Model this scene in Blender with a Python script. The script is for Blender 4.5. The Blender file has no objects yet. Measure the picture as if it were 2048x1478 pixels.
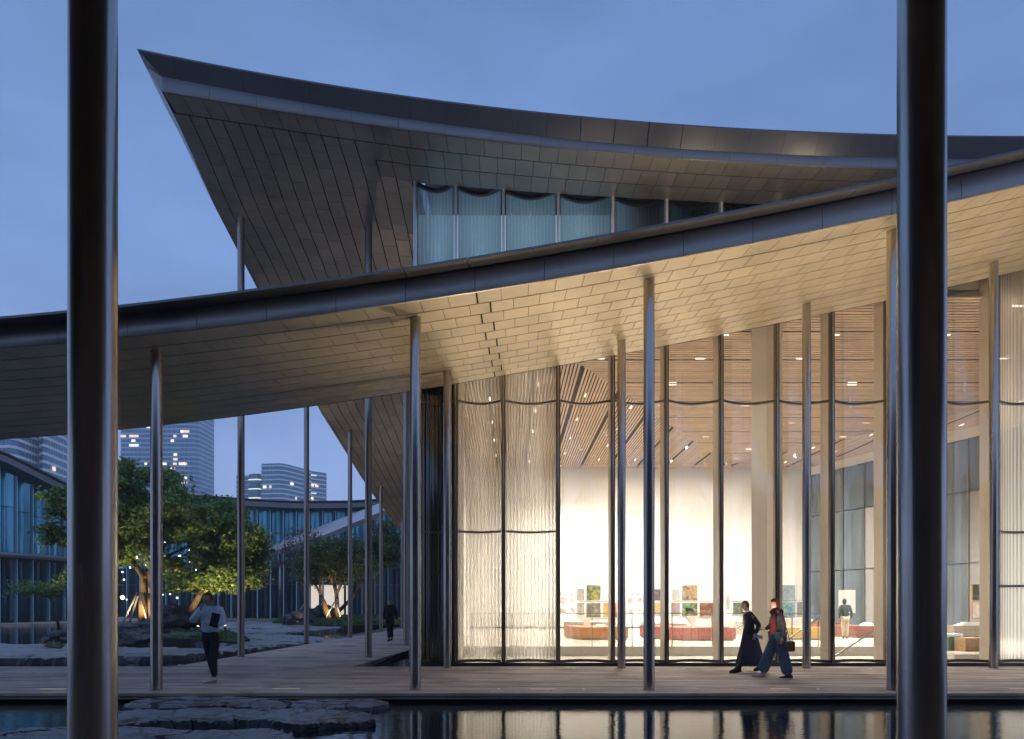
import bpy, bmesh, math, random
import numpy as np
from mathutils import Vector, Matrix, noise as mnoise
random.seed(7); rng = np.random.default_rng(7)
R = math.radians
SC = bpy.context.scene
COL = SC.collection
EYE = 1.57; F = 1400.0; CX = 1024.0; HY = 1205.0     # eye height (m) and lens in picture units

# ------------------------------------------------------------------ camera
cd = bpy.data.cameras.new('camera'); cam = bpy.data.objects.new('camera', cd); COL.objects.link(cam)
cam.location = (0, 0, EYE); cam.rotation_euler = (R(90), 0, 0)
cd.sensor_width = 36; cd.lens = F/2048*36; cd.shift_y = (HY-739)/2048; cd.clip_start = .05; cd.clip_end = 4000
SC.camera = cam

# ------------------------------------------------------------------ dusk sky
W = bpy.data.worlds.new('World'); SC.world = W; W.use_nodes = True
nt = W.node_tree; N = nt.nodes; L = nt.links; N.clear()
out = N.new('ShaderNodeOutputWorld'); bg = N.new('ShaderNodeBackground')
tc = N.new('ShaderNodeTexCoord'); sep = N.new('ShaderNodeSeparateXYZ'); ramp = N.new('ShaderNodeValToRGB')
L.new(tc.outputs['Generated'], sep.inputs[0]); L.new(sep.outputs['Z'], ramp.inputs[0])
cr = ramp.color_ramp
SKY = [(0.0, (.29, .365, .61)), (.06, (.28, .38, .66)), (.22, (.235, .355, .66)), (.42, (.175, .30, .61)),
       (.66, (.12, .22, .46)), (1.0, (.78, 1.0, 1.45))]  # zenith stop lies out of view, brightened to light the deck and slabs
while len(cr.elements) < len(SKY): cr.elements.new(.5)
for e, (p, c) in zip(cr.elements, SKY): e.position = p; e.color = (*c, 1)
mp = N.new('ShaderNodeMapping'); mp.inputs['Scale'].default_value = (1.2, 1.2, 3.4)
nz = N.new('ShaderNodeTexNoise'); nz.inputs['Scale'].default_value = 1.7; nz.inputs['Detail'].default_value = 5
nz.inputs['Roughness'].default_value = .52
mr = N.new('ShaderNodeMapRange'); mr.inputs[1].default_value = .3; mr.inputs[2].default_value = .7
mr.inputs[3].default_value = .76; mr.inputs[4].default_value = 1.18
L.new(tc.outputs['Generated'], mp.inputs[0]); L.new(mp.outputs[0], nz.inputs[0]); L.new(nz.outputs[0], mr.inputs[0])
mx = N.new('ShaderNodeVectorMath'); mx.operation = 'SCALE'
L.new(ramp.outputs[0], mx.inputs[0]); L.new(mr.outputs[0], mx.inputs['Scale'])
sky = N.new('ShaderNodeTexSky'); sky.sky_type = 'NISHITA'; sky.sun_disc = False
sky.sun_elevation = R(-1.5); sky.sun_rotation = R(120)
ss = N.new('ShaderNodeVectorMath'); ss.operation = 'SCALE'; ss.inputs['Scale'].default_value = .05
ad = N.new('ShaderNodeVectorMath'); ad.operation = 'ADD'
L.new(sky.outputs[0], ss.inputs[0]); L.new(mx.outputs[0], ad.inputs[0]); L.new(ss.outputs[0], ad.inputs[1])
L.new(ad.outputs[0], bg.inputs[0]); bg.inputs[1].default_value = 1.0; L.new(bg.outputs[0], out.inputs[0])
SC.view_settings.view_transform = 'Standard'; SC.view_settings.look = 'None'
SC.view_settings.exposure = 0.2; SC.view_settings.gamma = 1; SC.view_settings.use_curve_mapping = False
SC.cycles.use_denoising = True
SC.cycles.max_bounces = 10; SC.cycles.transparent_max_bounces = 24; SC.cycles.diffuse_bounces = 4
SC.cycles.glossy_bounces = 5; SC.cycles.sample_clamp_indirect = 6; SC.cycles.caustics_reflective = False
SC.cycles.caustics_refractive = False

# ------------------------------------------------------------------ lamps of the place
def area(name, loc, size, power, col=(1, .86, .66), rot=(0, 0, 0), spread=180):
    d = bpy.data.lights.new(name, 'AREA'); d.shape = 'RECTANGLE'; d.size, d.size_y = size
    d.energy = power; d.color = col; d.spread = R(spread)
    o = bpy.data.objects.new(name, d); o.location = loc; o.rotation_euler = rot; COL.objects.link(o); return o
def spot(name, loc, target, power, angle=90, col=(1, .8, .52), blend=.8, rad=.04):
    d = bpy.data.lights.new(name, 'SPOT'); d.energy = power; d.color = col
    d.spot_size = R(angle); d.spot_blend = blend; d.shadow_soft_size = rad
    o = bpy.data.objects.new(name, d); o.location = loc
    o.rotation_euler = (Vector(target)-Vector(loc)).to_track_quat('-Z', 'Y').to_euler(); COL.objects.link(o); return o

# ------------------------------------------------------------------ helpers
def P(px, py, d):                      # a measured picture point at a known distance -> its place
    return Vector(((px-CX)*d/F, d, EYE+(HY-py)*d/F))
class MB:
    def __init__(s): s.v = []; s.f = []; s.m = []
    def quad(s, a, b, c, d, m=0):
        n = len(s.v); s.v += [tuple(a), tuple(b), tuple(c), tuple(d)]; s.f.append((n, n+1, n+2, n+3)); s.m.append(m)
    def hexa(s, bot, top, m=0):        # bot, top: 4 points each
        n = len(s.v); s.v += [tuple(p) for p in bot]+[tuple(p) for p in top]
        for f in ((3, 2, 1, 0), (4, 5, 6, 7), (0, 1, 5, 4), (1, 2, 6, 5), (2, 3, 7, 6), (3, 0, 4, 7)):
            s.f.append(tuple(n+i for i in f)); s.m.append(m)
        return s
    def box(s, x0, x1, y0, y1, z0, z1, m=0):
        return s.hexa([(x0, y0, z0), (x1, y0, z0), (x1, y1, z0), (x0, y1, z0)],
                      [(x0, y0, z1), (x1, y0, z1), (x1, y1, z1), (x0, y1, z1)], m)
    def prism(s, pts, z0, z1, m=0):    # convex-ish outline
        n = len(s.v); k = len(pts)
        s.v += [(p[0], p[1], z0) for p in pts]+[(p[0], p[1], z1) for p in pts]
        s.f.append(tuple(n+i for i in range(k))[::-1]); s.m.append(m)
        s.f.append(tuple(n+k+i for i in range(k))); s.m.append(m)
        for i in range(k):
            j = (i+1) % k; s.f.append((n+i, n+j, n+k+j, n+k+i)); s.m.append(m)
        return s
    def tube(s, pts, rad, seg=8, m=0, cap=True):
        pts = [Vector(p) for p in pts]; rings = []
        for i, p in enumerate(pts):
            t = (pts[min(i+1, len(pts)-1)]-pts[max(i-1, 0)]).normalized()
            u = t.orthogonal().normalized() if i == 0 else (rings_u-(rings_u.dot(t))*t).normalized()
            rings_u = u; w = t.cross(u); r = rad[i] if hasattr(rad, '__len__') else rad
            n = len(s.v); rings.append(n)
            for k in range(seg):
                a = 2*math.pi*k/seg; s.v.append(tuple(p+(u*math.cos(a)+w*math.sin(a))*r))
        for a, b in zip(rings, rings[1:]):
            for k in range(seg):
                j = (k+1) % seg; s.f.append((a+k, a+j, b+j, b+k)); s.m.append(m)
        if cap:
            s.f.append(tuple(rings[0]+k for k in range(seg))[::-1]); s.m.append(m)
            s.f.append(tuple(rings[-1]+k for k in range(seg))); s.m.append(m)
        return s
    def sheet(s, rows, m=0, close=False):   # rows of points -> grid
        n = len(s.v); k = len(rows[0])
        for r in rows: s.v += [tuple(p) for p in r]
        for i in range(len(rows)-1):
            for j in range(k-1):
                s.f.append((n+i*k+j, n+i*k+j+1, n+(i+1)*k+j+1, n+(i+1)*k+j)); s.m.append(m)
        return s
    def mesh(s, name, mats, smooth=False):
        me = bpy.data.meshes.new(name); me.from_pydata(s.v, [], s.f)
        for m in (mats if isinstance(mats, (list, tuple)) else [mats]): me.materials.append(m)
        if any(s.m): me.polygons.foreach_set('material_index', s.m)
        if smooth: me.polygons.foreach_set('use_smooth', [True]*len(s.f))
        me.update(); return me
    def build(s, name, mats, parent=None, smooth=False):
        return link(name, s.mesh(name, mats, smooth), parent)
def link(name, me, parent=None):
    o = bpy.data.objects.new(name, me); COL.objects.link(o)
    if parent: o.parent = parent
    return o
def tag(o, label=None, cat=None, group=None, kind=None):
    if label: o['label'] = label
    if cat: o['category'] = cat
    if group: o['group'] = group
    if kind: o['kind'] = kind
    return o
def empty(name, loc=(0, 0, 0), label=None, cat=None, group=None, kind=None):
    o = bpy.data.objects.new(name, None); COL.objects.link(o); o.location = loc; o.empty_display_size = .2
    return tag(o, label, cat, group, kind)
def smooth_by_angle(o, deg=40):
    me = o.data; me.polygons.foreach_set('use_smooth', [True]*len(me.polygons))
    try: me.set_sharp_from_angle(angle=R(deg))
    except Exception: pass
def pieces(parent, name, items, mats, limit=300):
    """items: MB of one piece each. The ones that show largest become parts, the rest one part."""
    sc = []
    for i, b in enumerate(items):
        xs = []; ys = []
        for v in b.v:
            d = max(v[1], .2); xs.append(CX+v[0]*F/d); ys.append(HY-(v[2]-EYE)*F/d)
        x0, x1, y0, y1 = min(xs), max(xs), min(ys), max(ys)
        w = max(0, min(x1, 2048)-max(x0, 0)); h = max(0, min(y1, 1478)-max(y0, 0))
        sc.append((-(w*h), i))
    sc.sort(); rest = MB()
    for k, (a, i) in enumerate(sc):
        b = items[i]
        if k < limit and a < 0: b.build(name, mats, parent)
        else:
            n = len(rest.v); rest.v += b.v; rest.f += [tuple(n+q for q in f) for f in b.f]; rest.m += b.m
    if rest.v:
        o = rest.build(name+'s_beyond', mats, parent); o['kind'] = 'stuff'
def poly(pts, deg):
    c = np.polyfit([p[0] for p in pts], [p[1] for p in pts], deg); return lambda x: float(np.polyval(c, x))
def lerp(a, b, t): return a+(b-a)*t

# ------------------------------------------------------------------ materials
def nodes(name):
    m = bpy.data.materials.new(name); m.use_nodes = True; t = m.node_tree
    return m, t, t.nodes['Principled BSDF'], t.nodes['Material Output']
def mat(name, col, rough=.6, metal=0, var=.15, scale=4, stretch=(1, 1, 1), bump=0, bscale=None, detail=5,
        rvar=.0, emit=None, estr=0, rnd=0, col2=None, spec=.5, coat=0):
    m, t, b, o = nodes(name); n = t.nodes; l = t.links
    b.inputs['Roughness'].default_value = rough; b.inputs['Metallic'].default_value = metal
    b.inputs['Specular IOR Level'].default_value = spec; b.inputs['Coat Weight'].default_value = coat
    tcd = n.new('ShaderNodeTexCoord'); mpp = n.new('ShaderNodeMapping'); mpp.inputs['Scale'].default_value = stretch
    geo = n.new('ShaderNodeNewGeometry')
    l.new(geo.outputs['Position'], mpp.inputs[0])
    nz = n.new('ShaderNodeTexNoise'); nz.inputs['Scale'].default_value = scale; nz.inputs['Detail'].default_value = detail
    l.new(mpp.outputs[0], nz.inputs[0])
    mixn = n.new('ShaderNodeMix'); mixn.data_type = 'RGBA'
    c = Vector(col); a2 = Vector(col2) if col2 else c*(1+var)
    a1 = c if col2 else c*(1-var)
    mixn.inputs[6].default_value = (*a1, 1); mixn.inputs[7].default_value = (*a2, 1)
    rr = n.new('ShaderNodeMapRange'); rr.inputs[1].default_value = .3; rr.inputs[2].default_value = .7
    l.new(nz.outputs[0], rr.inputs[0]); l.new(rr.outputs[0], mixn.inputs[0])
    src = mixn.outputs[2]
    if rnd:
        oi = n.new('ShaderNodeObjectInfo'); mr2 = n.new('ShaderNodeMapRange')
        mr2.inputs[3].default_value = 1-rnd; mr2.inputs[4].default_value = 1+rnd
        ad2 = n.new('ShaderNodeMath'); ad2.operation = 'ADD'; fr = n.new('ShaderNodeMath'); fr.operation = 'FRACT'
        l.new(oi.outputs['Random'], ad2.inputs[0]); l.new(geo.outputs['Random Per Island'], ad2.inputs[1])
        l.new(ad2.outputs[0], fr.inputs[0]); l.new(fr.outputs[0], mr2.inputs[0])
        vm = n.new('ShaderNodeVectorMath'); vm.operation = 'SCALE'
        l.new(src, vm.inputs[0]); l.new(mr2.outputs[0], vm.inputs['Scale']); src = vm.outputs[0]
    l.new(src, b.inputs['Base Color'])
    if rvar:
        r3 = n.new('ShaderNodeMapRange'); r3.inputs[1].default_value = .25; r3.inputs[2].default_value = .75
        r3.inputs[3].default_value = max(.02, rough-rvar); r3.inputs[4].default_value = min(1, rough+rvar)
        l.new(nz.outputs[0], r3.inputs[0]); l.new(r3.outputs[0], b.inputs['Roughness'])
    if bump:
        nb = n.new('ShaderNodeTexNoise'); nb.inputs['Scale'].default_value = bscale or scale*3; nb.inputs['Detail'].default_value = 6
        l.new(mpp.outputs[0], nb.inputs[0]); bp = n.new('ShaderNodeBump'); bp.inputs['Strength'].default_value = bump
        bp.inputs['Distance'].default_value = .02; l.new(nb.outputs[0], bp.inputs['Height']); l.new(bp.outputs[0], b.inputs['Normal'])
    if emit:
        b.inputs['Emission Color'].default_value = (*emit, 1); b.inputs['Emission Strength'].default_value = estr
    return m
M = {}
M['steel'] = mat('bronze steel', (.46, .425, .39), .23, 1, .12, 1.6, (9, 9, .25), .05, 14, rvar=.07)
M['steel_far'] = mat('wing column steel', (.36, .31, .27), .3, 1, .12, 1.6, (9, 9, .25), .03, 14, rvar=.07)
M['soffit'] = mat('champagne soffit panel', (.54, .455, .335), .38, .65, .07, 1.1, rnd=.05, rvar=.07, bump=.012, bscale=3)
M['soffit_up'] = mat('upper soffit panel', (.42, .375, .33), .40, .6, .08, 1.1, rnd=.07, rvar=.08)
M['black'] = mat('shadow gap backing', (.012, .011, .01), .9)
M['zinc'] = mat('grey zinc fascia', (.34, .325, .31), .38, .6, .08, .8, rvar=.08, rnd=.04)
M['zinc_dark'] = mat('dark zinc lip', (.14, .135, .14), .35, .7, .08, .8, rvar=.06, rnd=.05)
M['zinc_lit'] = mat('pale zinc fascia', (.22, .215, .215), .42, .6, .06, .8, rnd=.04)
M['wood'] = mat('weathered deck wood', (.38, .295, .24), .6, 0, .3, 2.2, (.5, 6, 3), .3, 9, rnd=.30, detail=9, col2=(.72, .59, .49), spec=.35)
M['edge'] = mat('deck edge board', (.46, .37, .30), .6, 0, .2, 2, (.4, 5, 3), .15, 9, rnd=.12)
M['concrete'] = mat('dark wet concrete', (.05, .05, .052), .5, 0, .3, 2, bump=.2)
M['wall'] = mat('white gallery wall', (.82, .795, .745), .75, 0, .012, .6)
M['plaster'] = mat('cream plaster', (.74, .70, .62), .7, 0, .02, .6)
M['floor_in'] = mat('polished gallery floor', (.60, .55, .47), .18, 0, .05, .5, rvar=.05)
M['riser'] = mat('grey riser', (.50, .465, .42), .6, 0, .03)
M['slat'] = mat('timber ceiling slat', (.58, .43, .33), .55, 0, .12, 2, rnd=.12)
M['void'] = mat('dark ceiling void', (.02, .016, .013), .9)
M['rail'] = mat('railing metal', (.25, .24, .23), .3, 1, .05)
M['fin'] = mat('mullion fin', (.55, .48, .40), .42, .35, .05, 1, (6, 6, .2))
M['cap'] = mat('dark mullion cap', (.12, .105, .095), .3, .85, .1, 1, (8, 8, .3))
M['cap_blue'] = mat('silver mullion cap', (.70, .72, .76), .4, .4, .08, 1, (8, 8, .3))
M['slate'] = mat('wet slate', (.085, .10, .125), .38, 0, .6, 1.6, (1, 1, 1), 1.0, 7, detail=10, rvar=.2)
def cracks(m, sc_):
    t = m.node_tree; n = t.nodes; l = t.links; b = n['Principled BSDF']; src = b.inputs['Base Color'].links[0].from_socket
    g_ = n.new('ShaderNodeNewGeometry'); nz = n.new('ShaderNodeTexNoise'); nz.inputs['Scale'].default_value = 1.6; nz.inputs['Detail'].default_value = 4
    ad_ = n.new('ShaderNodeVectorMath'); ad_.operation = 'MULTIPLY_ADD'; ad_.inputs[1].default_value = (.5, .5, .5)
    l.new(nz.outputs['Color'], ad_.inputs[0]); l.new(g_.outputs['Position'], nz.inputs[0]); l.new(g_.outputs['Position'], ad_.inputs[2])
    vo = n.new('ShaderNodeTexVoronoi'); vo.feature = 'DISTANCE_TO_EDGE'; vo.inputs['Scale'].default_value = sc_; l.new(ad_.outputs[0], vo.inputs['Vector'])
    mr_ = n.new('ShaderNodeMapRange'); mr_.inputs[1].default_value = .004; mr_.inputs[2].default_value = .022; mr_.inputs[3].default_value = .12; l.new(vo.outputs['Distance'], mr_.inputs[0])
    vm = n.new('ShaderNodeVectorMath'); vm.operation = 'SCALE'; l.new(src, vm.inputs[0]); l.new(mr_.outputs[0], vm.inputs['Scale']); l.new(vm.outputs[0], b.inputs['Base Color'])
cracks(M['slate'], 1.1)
def stains(m, sc_, lo, st=(1, 1, 1)):
    t = m.node_tree; n = t.nodes; l = t.links; b = n['Principled BSDF']; src = b.inputs['Base Color'].links[0].from_socket
    g_ = n.new('ShaderNodeNewGeometry'); mp_ = n.new('ShaderNodeMapping'); mp_.inputs['Scale'].default_value = st; l.new(g_.outputs['Position'], mp_.inputs[0])
    nz = n.new('ShaderNodeTexNoise'); nz.inputs['Scale'].default_value = sc_; nz.inputs['Detail'].default_value = 7; nz.inputs['Roughness'].default_value = .62; l.new(mp_.outputs[0], nz.inputs[0])
    mr_ = n.new('ShaderNodeMapRange'); mr_.inputs[1].default_value = .36; mr_.inputs[2].default_value = .52; mr_.inputs[3].default_value = lo; l.new(nz.outputs[0], mr_.inputs[0])
    vm = n.new('ShaderNodeVectorMath'); vm.operation = 'SCALE'; l.new(src, vm.inputs[0]); l.new(mr_.outputs[0], vm.inputs['Scale']); l.new(vm.outputs[0], b.inputs['Base Color'])
stains(M['wood'], .9, .62, (.7, 1.2, 1)); stains(M['edge'], 1.3, .65, (.6, 1.5, 1)); stains(M['soffit'], .7, .9); stains(M['soffit_up'], .5, .84)
stains(M['steel'], 2.2, .86, (3, 3, .5)); stains(M['zinc'], .8, .85)
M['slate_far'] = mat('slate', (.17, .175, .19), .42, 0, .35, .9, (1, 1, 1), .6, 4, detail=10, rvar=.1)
M['rock'] = mat('black rock', (.022, .023, .026), .5, 0, .5, 2, bump=.9, bscale=5)
M['white'] = mat('white card', (.8, .79, .76), .6, 0, .02)
M['skin'] = mat('skin', (.42, .25, .18), .5, 0, .06)
M['hair'] = mat('dark hair', (.014, .011, .01), .5, 0, .2, 40)
def cloth(name, c, r=.85): return mat(name, c, r, 0, .12, 9, bump=.35, bscale=16)
def leafmat(name, c1, c2, c3, tr=.35):
    m, t, b, o = nodes(name); n = t.nodes; l = t.links
    geo = n.new('ShaderNodeNewGeometry'); rp = n.new('ShaderNodeValToRGB'); l.new(geo.outputs['Random Per Island'], rp.inputs[0])
    e = rp.color_ramp.elements; e[0].position = 0; e[0].color = (*c1, 1); e[1].position = .62; e[1].color = (*c2, 1)
    x = e.new(.97); x.color = (*c3, 1)
    nz = n.new('ShaderNodeTexNoise'); nz.inputs['Scale'].default_value = .8; l.new(geo.outputs['Position'], nz.inputs[0])
    mr_ = n.new('ShaderNodeMapRange'); mr_.inputs[1].default_value = .3; mr_.inputs[2].default_value = .7
    mr_.inputs[3].default_value = .6; mr_.inputs[4].default_value = 1.4; l.new(nz.outputs[0], mr_.inputs[0])
    vm = n.new('ShaderNodeVectorMath'); vm.operation = 'SCALE'; l.new(rp.outputs[0], vm.inputs[0]); l.new(mr_.outputs[0], vm.inputs['Scale'])
    l.new(vm.outputs[0], b.inputs['Base Color']); b.inputs['Roughness'].default_value = .5
    trn = n.new('ShaderNodeBsdfTranslucent'); l.new(vm.outputs[0], trn.inputs[0])
    mx_ = n.new('ShaderNodeMixShader'); mx_.inputs[0].default_value = tr
    l.new(b.outputs[0], mx_.inputs[1]); l.new(trn.outputs[0], mx_.inputs[2]); l.new(mx_.outputs[0], o.inputs[0]); return m
M['leaf'] = leafmat('maple leaf', (.07, .16, .045), (.13, .23, .06), (.26, .25, .06))
M['leaf_dark'] = leafmat('evergreen leaf', (.04, .095, .045), (.07, .13, .055), (.14, .16, .05))
M['leaf_red'] = leafmat('russet leaf', (.10, .035, .02), (.16, .06, .035), (.2, .09, .04))
M['grass'] = leafmat('ground cover leaf', (.05, .11, .04), (.08, .16, .055), (.13, .2, .07))
M['bark'] = mat('bark', (.11, .075, .05), .85, 0, .35, 5, (1, 1, .5), .8, 14)
M['bark_rope'] = mat('rope wrapped trunk', (.21, .135, .075), .85, 0, .3, 3, (.2, .2, 9), 1.0, 6)
M['pole'] = mat('pale support pole', (.42, .40, .36), .6, 0, .1)

def glass(name, tint=(1, 1, 1), refl=.10, rough=.0):
    m, t, b, o = nodes(name); n = t.nodes; l = t.links; n.remove(b)
    tr = n.new('ShaderNodeBsdfTransparent'); tr.inputs[0].default_value = (*tint, 1)
    gl = n.new('ShaderNodeBsdfGlossy'); gl.inputs['Roughness'].default_value = rough
    lw = n.new('ShaderNodeLayerWeight'); lw.inputs['Blend'].default_value = .5
    pw = n.new('ShaderNodeMath'); pw.operation = 'POWER'; pw.inputs[1].default_value = 5; l.new(lw.outputs['Facing'], pw.inputs[0])
    mu = n.new('ShaderNodeMath'); mu.operation = 'MULTIPLY_ADD'; mu.inputs[1].default_value = .9; mu.inputs[2].default_value = .07
    l.new(pw.outputs[0], mu.inputs[0])
    mx_ = n.new('ShaderNodeMixShader'); l.new(mu.outputs[0], mx_.inputs[0]); l.new(tr.outputs[0], mx_.inputs[1]); l.new(gl.outputs[0], mx_.inputs[2])
    l.new(mx_.outputs[0], o.inputs[0]); return m
def reeded(name, tint, white, base, rib_pitch=.075, glossy=.05):
    """fluted glass: ribs scatter, hollows stay clearer"""
    m, t, b, o = nodes(name); n = t.nodes; l = t.links; n.remove(b)
    uv = n.new('ShaderNodeUVMap') if False else n.new('ShaderNodeTexCoord')
    sx = n.new('ShaderNodeSeparateXYZ'); l.new(uv.outputs['UV'], sx.inputs[0])
    m1 = n.new('ShaderNodeMath'); m1.operation = 'MULTIPLY'; m1.inputs[1].default_value = 2*math.pi; l.new(sx.outputs['X'], m1.inputs[0])
    si = n.new('ShaderNodeMath'); si.operation = 'SINE'; l.new(m1.outputs[0], si.inputs[0])
    mr_ = n.new('ShaderNodeMapRange'); mr_.inputs[1].default_value = -.7; mr_.inputs[2].default_value = .7
    mr_.inputs[3].default_value = base; mr_.inputs[4].default_value = white; l.new(si.outputs[0], mr_.inputs[0])
    tr = n.new('ShaderNodeBsdfTransparent'); tr.inputs[0].default_value = (*tint, 1)
    tl = n.new('ShaderNodeBsdfTranslucent'); tl.inputs[0].default_value = (*[q*.8 for q in tint], 1)
    a = n.new('ShaderNodeMixShader'); l.new(mr_.outputs[0], a.inputs[0]); l.new(tr.outputs[0], a.inputs[1]); l.new(tl.outputs[0], a.inputs[2])
    gl = n.new('ShaderNodeBsdfGlossy'); gl.inputs['Roughness'].default_value = .12
    mx_ = n.new('ShaderNodeMixShader'); mx_.inputs[0].default_value = glossy
    l.new(a.outputs[0], mx_.inputs[1]); l.new(gl.outputs[0], mx_.inputs[2]); l.new(mx_.outputs[0], o.inputs[0]); return m
M['glass'] = glass('clear glass', (.985, .98, .965))
M['reed'] = reeded('fluted glass', (.97, .96, .93), .76, .42)
M['reed_blue'] = reeded('blue fluted glass', (.66, .83, .90), .9, .72, glossy=.12)
M['reed_dark'] = reeded('smoky fluted glass', (.22, .27, .30), .8, .4, glossy=.12)
def water():
    m, t, b, o = nodes('pond water'); n = t.nodes; l = t.links
    b.inputs['Base Color'].default_value = (.006, .009, .011, 1); b.inputs['Roughness'].default_value = .03
    b.inputs['IOR'].default_value = 1.75; b.inputs['Specular IOR Level'].default_value = .8
    g = n.new('ShaderNodeNewGeometry'); mp_ = n.new('ShaderNodeMapping'); mp_.inputs['Scale'].default_value = (1, 2.4, 1); l.new(g.outputs['Position'], mp_.inputs[0])
    a = n.new('ShaderNodeTexNoise'); a.inputs['Scale'].default_value = 5; a.inputs['Detail'].default_value = 4; l.new(mp_.outputs[0], a.inputs[0])
    bp = n.new('ShaderNodeBump'); bp.inputs['Strength'].default_value = .17; bp.inputs['Distance'].default_value = .02
    l.new(a.outputs[0], bp.inputs['Height']); l.new(bp.outputs[0], b.inputs['Normal']); return m
M['water'] = water()
def emis(name, c, s):
    m, t, b, o = nodes(name); b.inputs['Base Color'].default_value = (*c, 1)
    b.inputs['Emission Color'].default_value = (*c, 1); b.inputs['Emission Strength'].default_value = s; return m
M['lamp'] = emis('lamp lens', (1, .95, .86), 2.2); M['lamp_warm'] = emis('warm lamp lens', (1, .72, .38), 14)
M['lamp_cool'] = emis('cool lamp', (.85, .93, 1), 5); M['deck_lamp'] = emis('deck lamp lens', (1, .85, .5), .18)
M['lit'] = emis('lit window', (1, .74, .5), .9); M['lit_w'] = emis('white lit window', (1, .9, .76), 1.3)
M['strip'] = emis('lit ledge', (.95, 1, .62), .9)

# ================================================================== GROUND, WATER
WL = -.16
g = MB(); g.sheet([[(-410, -11, -.6), (410, -11, -.6)], [(-410, 592, -.6), (410, 592, -.6)]]); gmat = mat('dark ground', (.05, .05, .05), .8, 0, .3, .1)
tag(g.build('ground', gmat), kind='structure')
w = MB()
w.quad((-45, -3, WL), (45, -3, WL), (45, 18.1, WL), (-45, 18.1, WL))
w.quad((-45, 18.1, WL), (-2.75, 18.1, WL), (-2.75, 74, WL), (-45, 74, WL))
tag(w.build('water', M['water']), kind='structure')

# ================================================================== TIMBER DECK
deck = empty('deck', (0, 14, 0), kind='structure')
sub = MB(); sub.box(-22, 24, 12.2, 17.1, -.14, -.035); sub.box(-8.0, -3.75, 17.1, 46, -.14, -.035)
sub.build('deck_frame', M['concrete'], deck).matrix_parent_inverse = deck.matrix_world.inverted()
deck.location = (0, 0, 0)
for c in deck.children: c.matrix_parent_inverse = Matrix.Identity(4)
items = []; rr = random.Random(3)
def wing_left(y): return -8.25+(y-17.17)*(1.25/20)
def wing_right(y): return -3.92+(y-17.17)*(.52/6.4) if y < 24 else -3.37
y = 12.64; row = 0
while y < 17.10:
    x = -22+rr.uniform(0, 3)
    while x < 23.5:
        ln = rr.choice([2.4, 3.0, 3.6]); x1 = min(x+ln, 24)
        items.append(MB().box(x, x1-.005, y, y+.129, -.03, rr.uniform(-.0015, .0015))); x = x1
    y += .141; row += 1
while y < 46:
    a, b = wing_left(y), wing_right(y); mid = lerp(a, b, rr.choice([.33, .5, .66]))
    for x0, x1 in ((a, mid), (mid+.005, b)):
        items.append(MB().box(x0, x1, y, y+.134, -.03, rr.uniform(-.0015, .0015)))
    y += .141
pieces(deck, 'plank', items, M['wood'], 290)
x = -22
rr = random.Random(5)
while x < 24:                          # broad border boards and the edge board below them
    ln = rr.choice([1.1, 1.5, 2.0, 2.6]); a = MB().box(x, x+ln-.008, 12.08, 12.63, -.045, .004)
    a.build('border_board', M['edge'], deck)
    MB().box(x+.2, x+ln+.19, 12.10, 12.13, -.10, -.05).build('edge_board', M['edge'], deck); x += ln
dk = MB().box(-22, 24, 12.35, 12.5, -.6, -.04); dk.build('pool_wall', M['concrete'], deck)
MB().box(-22, 24, 17.16, 17.2, -.14, -.002).build('edge_board', M['edge'], deck)
e = MB(); e.hexa([(-8.29, 17.17, -.14), (-8.25, 17.17, -.14), (-6.45, 46, -.14), (-6.49, 46, -.14)], [(-8.29, 17.17, 0), (-8.25, 17.17, 0), (-6.45, 46, 0), (-6.49, 46, 0)])
e.build('edge_board', M['edge'], deck)

# ================================================================== STEEL COLUMNS
def fix_h(y, d): return EYE+(HY-y)*d/F
def column(px, d, h0, h1, dia, label, group, m='steel', name='steel_column'):
    X = (px-CX)*d/F
    b = MB(); b.tube([(0, 0, 0), (0, 0, h1-h0)], dia/2, 56)
    root = b.build(name, M[m], None); smooth_by_angle(root, 50); root.location = (X, d, h0)
    tag(root, label, 'column', group, 'thing')
    c = MB(); c.tube([(0, 0, .001), (0, 0, .012)], dia/2+.006, 40); c.build('base_shade_ring', M['cap'], root)  # dark ring added at the foot to stand for the shade there
    return root
CANX = dict()
# canopy profile measured along its length
k0 = lambda px, py, d: ((px-CX)*d/F, EYE+(HY-py)*d/F)
fb = [k0(px, py, 11.7) for px, py in [(-150, 706), (0, 697), (250, 674), (450, 650), (656, 630), (843, 603), (1050, 564), (1300, 526), (1550, 477.5), (1790, 429), (2048, 369), (2200, 332)]]
lp = [k0(px, py, 11.3) for px, py in [(-150, 650), (0, 638), (250, 612), (450, 589), (656, 563), (843, 534.5), (1050, 501), (1300, 456), (1550, 406), (1790, 362), (2048, 302), (2200, 265)]]
re_ = [k0(px, py, 18.36) for px, py in [(-100, 886), (0, 877), (240, 857), (480, 833), (613, 817), (843, 777), (1002, 752), (1100, 736), (1310, 694), (1550, 649), (1755, 605), (1895, 575), (2000, 552), (2300, 480)]]
hF, hL, hR = poly(fb, 4), poly(lp, 4), poly(re_, 4)
def S(x, y):
    x = max(-16, min(19, x)); t = (y-11.7)/(18.36-11.7); return lerp(hF(x), hR(x), t)

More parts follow.
